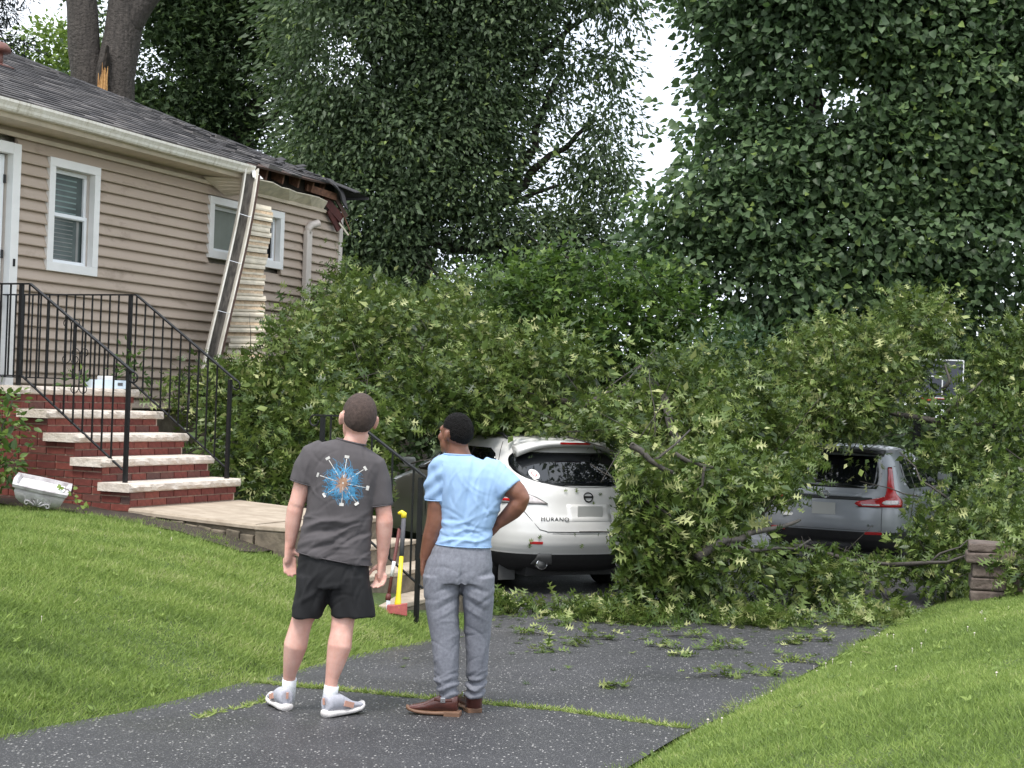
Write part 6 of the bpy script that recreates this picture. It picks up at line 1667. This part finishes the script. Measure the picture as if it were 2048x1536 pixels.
def man_blue():
    Y = 8.60; s = Y / F_PX
    J = lambda x, y, dy=0.0: at(x, y, Y + dy)
    e = empty('person', (at(910, 1430, 8.5)[0], 8.5, float(zb(8.5))), 0, 'person in light blue T-shirt and grey sweatpants, one hand on hip', 'person')
    b = MB()
    fwd = np.array([-.72, .68, .12]); up = np.array([.05, -.05, 1.0])
    P, R_ = head(b, J(911, 868), fwd, up, .96)
    b.tube([J(914, 884), J(915, 900), J(918, 918), J(922, 940)], [(.058, .06), (.062, .064), (.075, .075), (.10, .08)], 18)
    b.loft([ring(J(x, y), rx, ry) for x, y, rx, ry in ((925, 925, .15, .08), (932, 950, .185, .105), (938, 990, .165, .11), (938, 1030, .14, .105), (930, 1070, .13, .10), (922, 1110, .15, .11), (918, 1150, .15, .11))])
    # left arm straight down, hand in pocket
    b.tube([J(892, 940), J(880, 960), J(876, 1000), J(872, 1040), J(866, 1062)], [.05, .054, .058, .055, .050], 14)
    b.tube([J(868, 1052), J(862, 1075, .005), J(856, 1098, .015), J(850, 1118, .02)], [.050, .050, .042, .033], 14)
    hand(b, J(849, 1116, .02), (.02, .12, -1), (.9, .3, 0), (.15, 1, 0), .25)
    # right arm akimbo
    b.tube([J(985, 942), J(1003, 956), J(1022, 974, -.03), J(1036, 986, -.045), J(1044, 996, -.05)], [.055, .062, .062, .054, .046], 16)
    b.ell(J(1044, 996, -.05), .044, .044, .044, 14, 10)
    b.tube([J(1044, 996, -.05), J(1036, 1010, -.04), J(1026, 1022, -.02), J(1010, 1036, .01), J(997, 1047, .02)], [.045, .052, .049, .039, .031], 14)
    hand(b, J(997, 1046, .02), (-.62, .35, -.62), (-.5, .5, .3), (-.5, .6, .6), .45, .175)
    b.tube([J(888, 1150), J(887, 1220), J(891, 1300, -.02), J(895, 1390, -.02)], [.08, .065, .05, .034], 14)
    b.tube([J(952, 1150), J(955, 1220, .02), J(955, 1300, .06), J(950, 1382, .08)], [.08, .062, .046, .032], 14)
    body = remesh(b, 'body', M['skin_brown'], e, .0072, 3)
    face_extras(P, R_, e, .96)
    def t(l):
        line = np.where(l[:, 1] > .03, .040 + .3 * (l[:, 1] - .03), -.052 + .40 * np.clip(l[:, 1] + .09, 0, .2))
        a = (l[:, 2] - line) / .045
        a[(np.abs(l[:, 0]) > .070) & (l[:, 2] < .028) & (l[:, 1] > -.03)] = -1
        a[(np.linalg.norm(l, axis=1) > .2)] = -1
        return a
    hair_cap(body, e, P, R_, .96, M['hair_black'], t, .009)
    # T-shirt
    m = MB()
    T = [(915, 909, .072, .068, .02), (917, 914, .11, .085, .04), (922, 922, .155, .10, .05), (929, 934, .190, .115, .05), (934, 950, .202, .127, .04), (938, 975, .192, .134, .02), (940, 1005, .172, .132, .0), (939, 1035, .152, .125, .0), (934, 1060, .143, .120, .0), (929, 1078, .150, .125, .02), (927, 1092, .158, .13, .03)]
    m.loft([ring(J(x, y), rx, ry, ti, 0, 32) for x, y, rx, ry, ti in T])
    m.tube([J(900, 937), J(884, 946), J(877, 970), J(876, 1001)], [(.066, .075), (.076, .084), (.076, .084), (.070, .082)], 18)
    m.tube([J(962, 938), J(982, 946), J(1004, 966, -.02), J(1018, 982, -.03)], [(.066, .075), (.080, .084), (.090, .090), (.092, .090)], 18)
    def folds(co, no):
        c0 = J(936, 1000); x = co[:, 0] - c0[0]; z = co[:, 2] - c0[2]
        f = .0045 * np.array([noise.noise(Vector((p[0] * 9, p[1] * 6, p[2] * 3.0))) for p in co]) + .002 * np.array([noise.noise(Vector((p[0] * 22, p[1] * 14, p[2] * 16))) for p in co])
        for k, (off, am, sl, wd) in enumerate(((-.215, .008, .1, .009), (-.19, -.007, .14, .009), (-.165, .007, .05, .011), (-.13, -.006, -.2, .012), (-.10, .005, .3, .012))):
            q = z - off - sl * x + .010 * np.sin(x * 26 + 2 * k); f += am * np.exp(-(q / wd) ** 2) * (.5 + .5 * np.sin(x * 17 + k * 2) ** 2)
        # vertical drape lines from the shoulder blades, hollow of the spine
        for xo, am in ((-.045, .005), (.0, -.009), (.05, .005), (.095, -.005), (-.10, -.005)):
            q = x - xo - .12 * z; f += am * np.exp(-(q / .014) ** 2) * np.exp(-((z - .03) / .14) ** 2)
        q = x + .150 - .1 * z; f -= .011 * np.exp(-(q / .012) ** 2) * np.exp(-((z - .08) / .07) ** 2)
        # sleeve creases
        a_, b_ = J(870, 1090), J(1010, 930)
        f += creases(co, 8, 26, .004, (a_[0], b_[0], a_[2], a_[2] + .18), ang=(.1, .5)) + creases(co, 9, 22, .0035, (a_[0], b_[0], a_[2] + .15, b_[2]), ang=(1.5, .4))
        sl_ = (x < -.145); f += np.where(sl_, .005 * np.sin((z * 1.0 - x * .8) * 75), 0)
        return f
    tee = remesh(m, 'tshirt', M['tee_blue'], e, .0062, 9, fold=folds)
    for (rg, nm) in ((ring(J(915, 909), .074, .070, .02, 0, 28), 'collar'),):
        o = MB().tube(rg + [rg[0]], .006, 6, False).build(nm, M['tee_blue'], tee, True)
        V = np.array([v.co[:] for v in o.data.vertices]) - np.array(e.location); o.data.vertices.foreach_set('co', V.ravel()); o.data.update()
    band(tee, e, tube_ring(J(877, 970), J(876, 1000), .070, .082), .0035, M['tee_blue'], 'sleeve_hem'); band(tee, e, ring(J(927, 1090), .157, .13, .03, 0, 40), .003, M['tee_blue'], 'hem')
    # sweatpants
    m = MB()
    m.loft([ring(J(x, y), rx, ry, ti) for x, y, rx, ry, ti in ((927, 1086, .145, .118, .02), (924, 1100, .162, .13, .02), (919, 1122, .180, .145, 0), (916, 1145, .190, .152, 0), (916, 1165, .186, .148, 0))])
    m.loft([ring(J(x, y, dy), rx, ry, 0, 0, 24) for x, y, dy, rx, ry in ((883, 1150, 0, .105, .135), (883, 1190, 0, .100, .128), (886, 1230, -.01, .090, .115), (890, 1270, -.015, .082, .105), (892, 1310, -.02, .074, .10), (893, 1345, -.02, .068, .092), (894, 1370, -.02, .062, .085), (895, 1385, -.02, .058, .078), (896, 1400, -.02, .055, .072))])
    m.loft([ring(J(x, y, dy), rx, ry, 0, 0, 24) for x, y, dy, rx, ry in ((953, 1150, 0, .098, .135), (955, 1190, .01, .090, .126), (956, 1230, .03, .080, .112), (956, 1270, .05, .072, .10), (955, 1310, .06, .064, .092), (953, 1345, .07, .060, .085), (951, 1368, .08, .056, .078), (950, 1380, .08, .053, .072), (949, 1393, .08, .050, .066))])
    def pf(co, no):
        cz = J(920, 1168)[2]; cx = J(925, 1150)[0]; x = co[:, 0] - cx; z = co[:, 2] - cz
        f = .005 * np.array([noise.noise(Vector((p[0] * 8 + p[2] * 3, p[1] * 8, p[2] * 4))) for p in co]) + .002 * np.array([noise.noise(Vector((p[0] * 20, p[1] * 20, p[2] * 12))) for p in co])
        zl = co[:, 2] - J(900, 1395)[2]
        f += .008 * np.sin(zl * 115 + 2.2 * np.sin(co[:, 0] * 30)) * np.exp(-((zl - .045) / .055) ** 2)
        for off, sl, am in ((.01, -.35, -.010), (-.04, -.5, .006), (-.075, -.55, -.007), (-.12, -.6, .005)):
            q = z - off - sl * (np.abs(x) - .03); f += am * np.exp(-(q / .013) ** 2) * np.exp(-((np.abs(x) - .075) / .06) ** 2) * (co[:, 1] < Y + .02)
        f -= .014 * np.exp(-(x / .012) ** 2) * np.exp(-((z - .03) / .09) ** 2)
        a_, b_ = J(850, 1390), J(985, 1110)
        f += creases(co, 12, 40, .0032, (a_[0], b_[0], a_[2], b_[2]), (.007, .014), (.05, .12), (.9, .7)) + creases(co, 13, 30, .0045, (a_[0], b_[0], a_[2], a_[2] + .16), (.006, .011), (.04, .09), (.1, .35))
        q = (x + .17) - (z - .08) * .35; f -= .008 * np.exp(-(q / .01) ** 2) * np.exp(-((z - .08) / .09) ** 2)
        return f
    remesh(m, 'sweatpants', M['sweat'], e, .0065, 3, fold=pf)
    # ankle boots
    hl = at(914, 1432, 8.54); hl[2] = float(zb(8.54)); hr = at(948, 1424, 8.68); hr[2] = float(zb(8.68))
    shoe(e, hl, (-.97, .12), .285, .050, .12, M['boot'], M['bootsole'], 'boot', .026, ([J(899, 1424, -.03), J(898, 1392, -.02)], [(.048, .052), (.05, .054)]))
    shoe(e, hr, (-.35, .94), .285, .052, .12, M['boot'], M['bootsole'], 'boot', .026, ([J(947, 1418, .12), J(948, 1386, .08)], [(.048, .052), (.05, .052)]))
    for h_, d_ in ((hl, (-.97, .12)), (hr, (-.35, .94))):
        d = np.array([d_[0], d_[1], 0]); d /= np.linalg.norm(d); r = np.array([d[1], -d[0], 0.0])
        MB().obox(h_ + d * .025 + np.array([0, 0, .012]), d * .045, r * .042, (0, 0, .014)).build('boot_heel', M['bootsole'], e, world=True, bevel=.004)
        sg = -1 if (r[1] > 0) else 1
        a = h_ + d * .075 + r * sg * .042 + np.array([0, 0, .09])
        MB().obox(a, d * .014, r * .004, (0, 0, .014)).build('buckle', M['chrome'], e, world=True, bevel=.003)
        MB().tube([a - d * .05 - r * sg * .006, a, a + d * .05 - r * sg * .01], [(.004, .010)] * 3, 8).build('ankle_strap', M['boot'], e, True, world=True)
man_grey(); man_blue()

# ================================================================== SMALL THINGS
def small_things():
    # maul leaning on the lower railing
    A = at(795, 1216, 12.55); Bm = at(803, 1112, 12.62); T = at(808, 1028, 12.68)
    A[2] = max(A[2], float(G(A[0], A[1])) + .05)
    e = empty('splitting_maul', A, 0, 'yellow-handled splitting maul with red head leaning on the railing', 'maul')
    MB().tube([A, A + (Bm - A) * .1, A + (Bm - A) * .28, Bm], [(.030, .020), (.034, .02), (.022, .018), (.019, .016)], 12).build('handle', M['yellow'], e, True, world=True)
    MB().tube([Bm, Bm + (T - Bm) * .9], [(.021, .018), (.021, .018)], 12).build('grip', M['grip'], e, True, world=True)
    MB().tube([Bm + (T - Bm) * .9, T, T + np.array([-.02, 0, .012]), T + np.array([-.05, 0, .004])], [.022, .026, .022, .01], 10).build('handle_end', M['yellow'], e, True, world=True)
    h = A + np.array([0, 0, -.01]); P = []
    for t in np.linspace(0, 1, 9):
        x = -.085 + .165 * t; th = .034 - .028 * max(0, (t - .35) / .65); hh = .034 + .020 * max(0, (t - .3) / .7)
        P.append([h + np.array([x, sy * th, sz * hh + .012 * x]) for sy, sz in ((-1, -1), (1, -1), (1, 1), (-1, 1))])
    MB().loft(P).build('maul_head', M['axe_red'], e, world=True, bevel=.006)
    # pry bar
    A = at(772, 1222, 12.6); A[2] = max(A[2], float(G(A[0], A[1])) + .01); T = at(800, 1052, 12.72)
    e = empty('pry_bar', A, 0, 'thin maroon pry bar with white tape left of the yellow maul', 'pry bar')
    L = T - A; X = np.array([1.0, 0, 0])
    MB().tube([A + L * .14, A + L * .5, A + L * .97], [.014, .013, .016], 10).build('shaft', M['rust'], e, True, world=True)
    MB().tube([A + L * .40, A + L * .58], [.0155, .0155], 10).build('tape', M['tape'], e, True, world=True)
    MB().loft([[A + L * t + X * (x + .02 * (1 - t * 6)) + np.array([0, yy, 0]) for x, yy in ((-.016, -.004), (.016, -.004), (.016, .004), (-.016, .004))] for t in (0, .05, .1, .15)]).build('blade', M['chrome'], e, world=True)
    MB().tube([A + L * .12, A + L * .17, A + L * .2], [.022, .024, .016], 10).build('collar', M['rust'], e, True, world=True)
    MB().tube([A + L * .97, A + L * .99 + X * .02, A + L * 1.0 + X * .05], [.018, .02, .012], 10).build('claw', M['iron'], e, True, world=True)
    # ornate plaster window-box planter tipped on its side
    Y = 13.15
    c = at(82, 985, Y); e = empty('planter', (c[0], c[1], float(G(c[0], c[1]))), 0, 'weathered white ornate planter lying tipped in the soil bed', 'planter')
    R_ = np.array(Matrix.Rotation(rad(14), 3, 'Y') @ Matrix.Rotation(rad(12), 3, 'X') @ Matrix.Rotation(rad(12), 3, 'Z'))
    def Q(x, y, z): return c + np.array([0, 0, .005]) + R_ @ np.array([x, y, z])
    def rr(w, d, z): return [Q(x * w, y * d, z) for x, y in ((-1, -1), (-.5, -1.06), (0, -1.08), (.5, -1.06), (1, -1), (1.05, 0), (1, 1), (0, 1.05), (-1, 1), (-1.05, 0))]
    MB().loft([rr(.105, .07, -.115), rr(.135, .095, -.10), rr(.185, .13, -.05), rr(.205, .145, .01), rr(.20, .14, .04)]).build('bowl', M['urn'], e, True, world=True)
    MB().loft([rr(.20, .14, .04), rr(.225, .16, .048), rr(.23, .165, .075), rr(.20, .135, .078), rr(.18, .12, .045), rr(.05, .03, .043)]).build('rim', M['urn'], e, world=True)
    MB().loft([rr(.178, .118, .052), rr(.05, .03, .056), rr(.002, .002, .056)]).build('soil', M['tray_white'], e, world=True)
    for sg in (-1, 1):
        for k, (r0, zc) in enumerate(((.048, -.03), (.026, -.07))):
            P = []
            for t in np.linspace(0, 1, 18):
                a = t * 7.0; r = r0 * (1 - .75 * t); x = sg * (.075 + .01 * k - r * math.cos(a)); z = zc + r * math.sin(a)
                yy = -(.135 + .06 * (z + .03)); P.append(Q(x, yy - .004 - .006, z))
            MB().tube(P, [.008 * (1 - .5 * t) for t in np.linspace(0, 1, 18)], 6).build('scroll_relief', M['urn'], e, True, world=True)
    for k in range(5):
        a = (k - 2) * .42; MB().tube([Q(0, -.115, -.095), Q(.028 * math.sin(a) * 1.6, -.138, -.05 - .012 * abs(k - 2)), Q(.05 * math.sin(a) * 1.7, -.152, -.02 - .014 * abs(k - 2))], [.005, .010, .004], 6).build('fan_relief', M['urn'], e, True, world=True)
    # trailing plant spilling from the planter
    b = Q(.2, -.05, .08); g = float(G(b[0] + .2, b[1]))
    e = empty('trailing_vine', b, 0, 'thin trailing vine with pale round leaves spilling from the planter', 'vine')
    path = [Q(.12, -.02, .085), Q(.22, -.06, .09), np.array([b[0] + .13, b[1] - .06, b[2] - .10]), np.array([b[0] + .20, b[1] - .08, max(g + .04, b[2] - .22)]), np.array([b[0] + .27, b[1] - .1, g + .03])]
    limb(e, path, .004, .002, M['bark'], 'stem', .01, 5)
    n = 26; t = RNG.random(n) ** .7 * (len(path) - 1.01); PP = np.array([path[int(q)] + (path[int(q) + 1] - path[int(q)]) * (q % 1) for q in t]) + RNG.normal(size=(n, 3)) * .018
    leaf_object('leaves', PP, RNG.normal(size=(n, 3)), np.tile(np.array([0, -.7, .7]), (n, 1)) + RNG.normal(size=(n, 3)) * .3, RNG.uniform(.03, .05, n), .75 + RNG.normal(0, .15, n), HEART, M['pale_leaf'], e)
    # pale plastic tray with a carton on the landing
    o = house_empty('plastic_tray', 'pale blue and white plastic tray with a carton on the landing', 'tray')
    n0, u0, z0 = 1.46, -7.0, TZ[4]
    p = local_of(o, at(184, 770, 15.35)); q = local_of(o, at(255, 773, 15.55)); z0 = TZ[4] + .002
    dv = (q - p); dv[2] = 0; L = np.linalg.norm(dv); dv /= L; sd_ = np.array([-dv[1], dv[0], 0]); p[2] = z0
    def bx(t0, t1, s0, s1, za, zc): return MB().obox(p + dv * (t0 + t1) / 2 + sd_ * (s0 + s1) / 2 + np.array([0, 0, (za + zc) / 2]), dv * (t1 - t0) / 2, sd_ * (s1 - s0) / 2, (0, 0, (zc - za) / 2))
    bx(0, L, 0, .22, 0, .006).build('tray_base', M['tray'], o)
    for a in ((0, L, 0, .006), (0, L, .214, .22)): bx(*a, .006, .085).build('tray_side', M['tray'], o)
    for a in ((0, .006, .006, .214), (L - .006, L, .006, .214), (L * .42, L * .42 + .006, .006, .214)): bx(*a, .006, .085).build('tray_end', M['tray'], o)
    bx(L * .30, L * .62, .03, .18, .007, .125).build('carton', M['tray_white'], o, bevel=.005)
    bx(L * .72, L * .86, -.003, 0, .03, .06).build('tray_handle', M['grip'], o)
    # stone pier and wall at the right edge
    e = empty('stone_wall', (4.88, 15.6, float(G(4.88, 15.6))), rad(-14), 'low brown stone pier and wall partly under oak leaves at right', 'wall')
    g0 = -.15
    def stone(x0, x1, y0, y1, z0, z1):
        j = lambda: random.uniform(-.012, .012)
        P = [(x0 + j(), y0 + j(), z0), (x1 + j(), y0 + j(), z0), (x1 + j(), y1 + j(), z0), (x0 + j(), y1 + j(), z0), (x0 + j(), y0 + j(), z1 + j()), (x1 + j(), y0 + j(), z1 + j()), (x1 + j(), y1 + j(), z1 + j()), (x0 + j(), y1 + j(), z1 + j())]
        MB().add(P, [(0,3,2,1),(4,5,6,7),(0,1,5,4),(1,2,6,5),(2,3,7,6),(3,0,4,7)]).build('stone', M['stone'], e, bevel=.018)
    for k in range(4): stone(-.17, .17, -.17, .17, g0 + k * .13, g0 + .126 + k * .13)
    stone(-.22, .22, -.22, .22, g0 + .53, g0 + .64); stone(-.20, .20, -.20, .20, g0 + .645, g0 + .73)
    for r_ in range(4):
        x = .25
        while x < 2.6:
            wd = random.uniform(.24, .42); stone(x, x + wd - .01, -.13, .13, g0 - .05 + r_ * .15, g0 + .095 + r_ * .15); x += wd
    x = .2
    while x < 2.6: stone(x, x + .44, -.17, .17, g0 + .56, g0 + .64); x += .45
    # basketball backboard
    Y = 23.0
    p = at(1858, 763, Y); e = empty('basketball_hoop', (p[0], Y + .6, float(G(p[0], Y + .6))), 0, 'smoked basketball backboard with white lines and orange rim', 'basketball hoop')
    P3 = np.array(p); w, h = .52, .33
    MB().obox(P3, (w, .06, 0), (0, .015, 0), (.012, 0, h)).build('backboard', M['board'], e, world=True, bevel=.01)
    def strip(x0, z0, x1, z1, t=.018): MB().bar(P3 + np.array([x0, -.022 + .115 * x0, z0]), P3 + np.array([x1, -.022 + .115 * x1, z1]), t, .006, up=(0, 1, 0)).build('white_line', M['line_white'], e, world=True)
    for a in ((-w, -h, w, -h), (-w, h, w, h), (-w, -h, -w, h), (w, -h, w, h), (-.2, -.2, -.2, .08), (.2, -.2, .2, .08), (-.2, .08, .2, .08), (-w, -h + .09, w, -h + .09)): strip(*a)
    MB().tube([P3 + np.array([.2 * math.cos(a), -.27 + .2 * math.sin(a), -.26]) for a in np.linspace(0, 2 * math.pi, 25)], .010, 6).build('rim', M['hoop'], e, True, world=True)
    MB().obox(P3 + np.array([0, -.05, -.26]), (.07, 0, 0), (0, .03, 0), (0, 0, .03)).build('rim_bracket', M['hoop'], e, world=True)
    MB().bar(P3 + np.array([0, .04, -.1]), (p[0], Y + .6, P3[2] - .5), .07).build('arm', M['iron'], e, world=True)
    MB().bar((p[0], Y + .6, P3[2] - .4), (p[0], Y + .6, float(G(p[0], Y + .6))), .10).build('pole', M['iron'], e, world=True)
small_things()
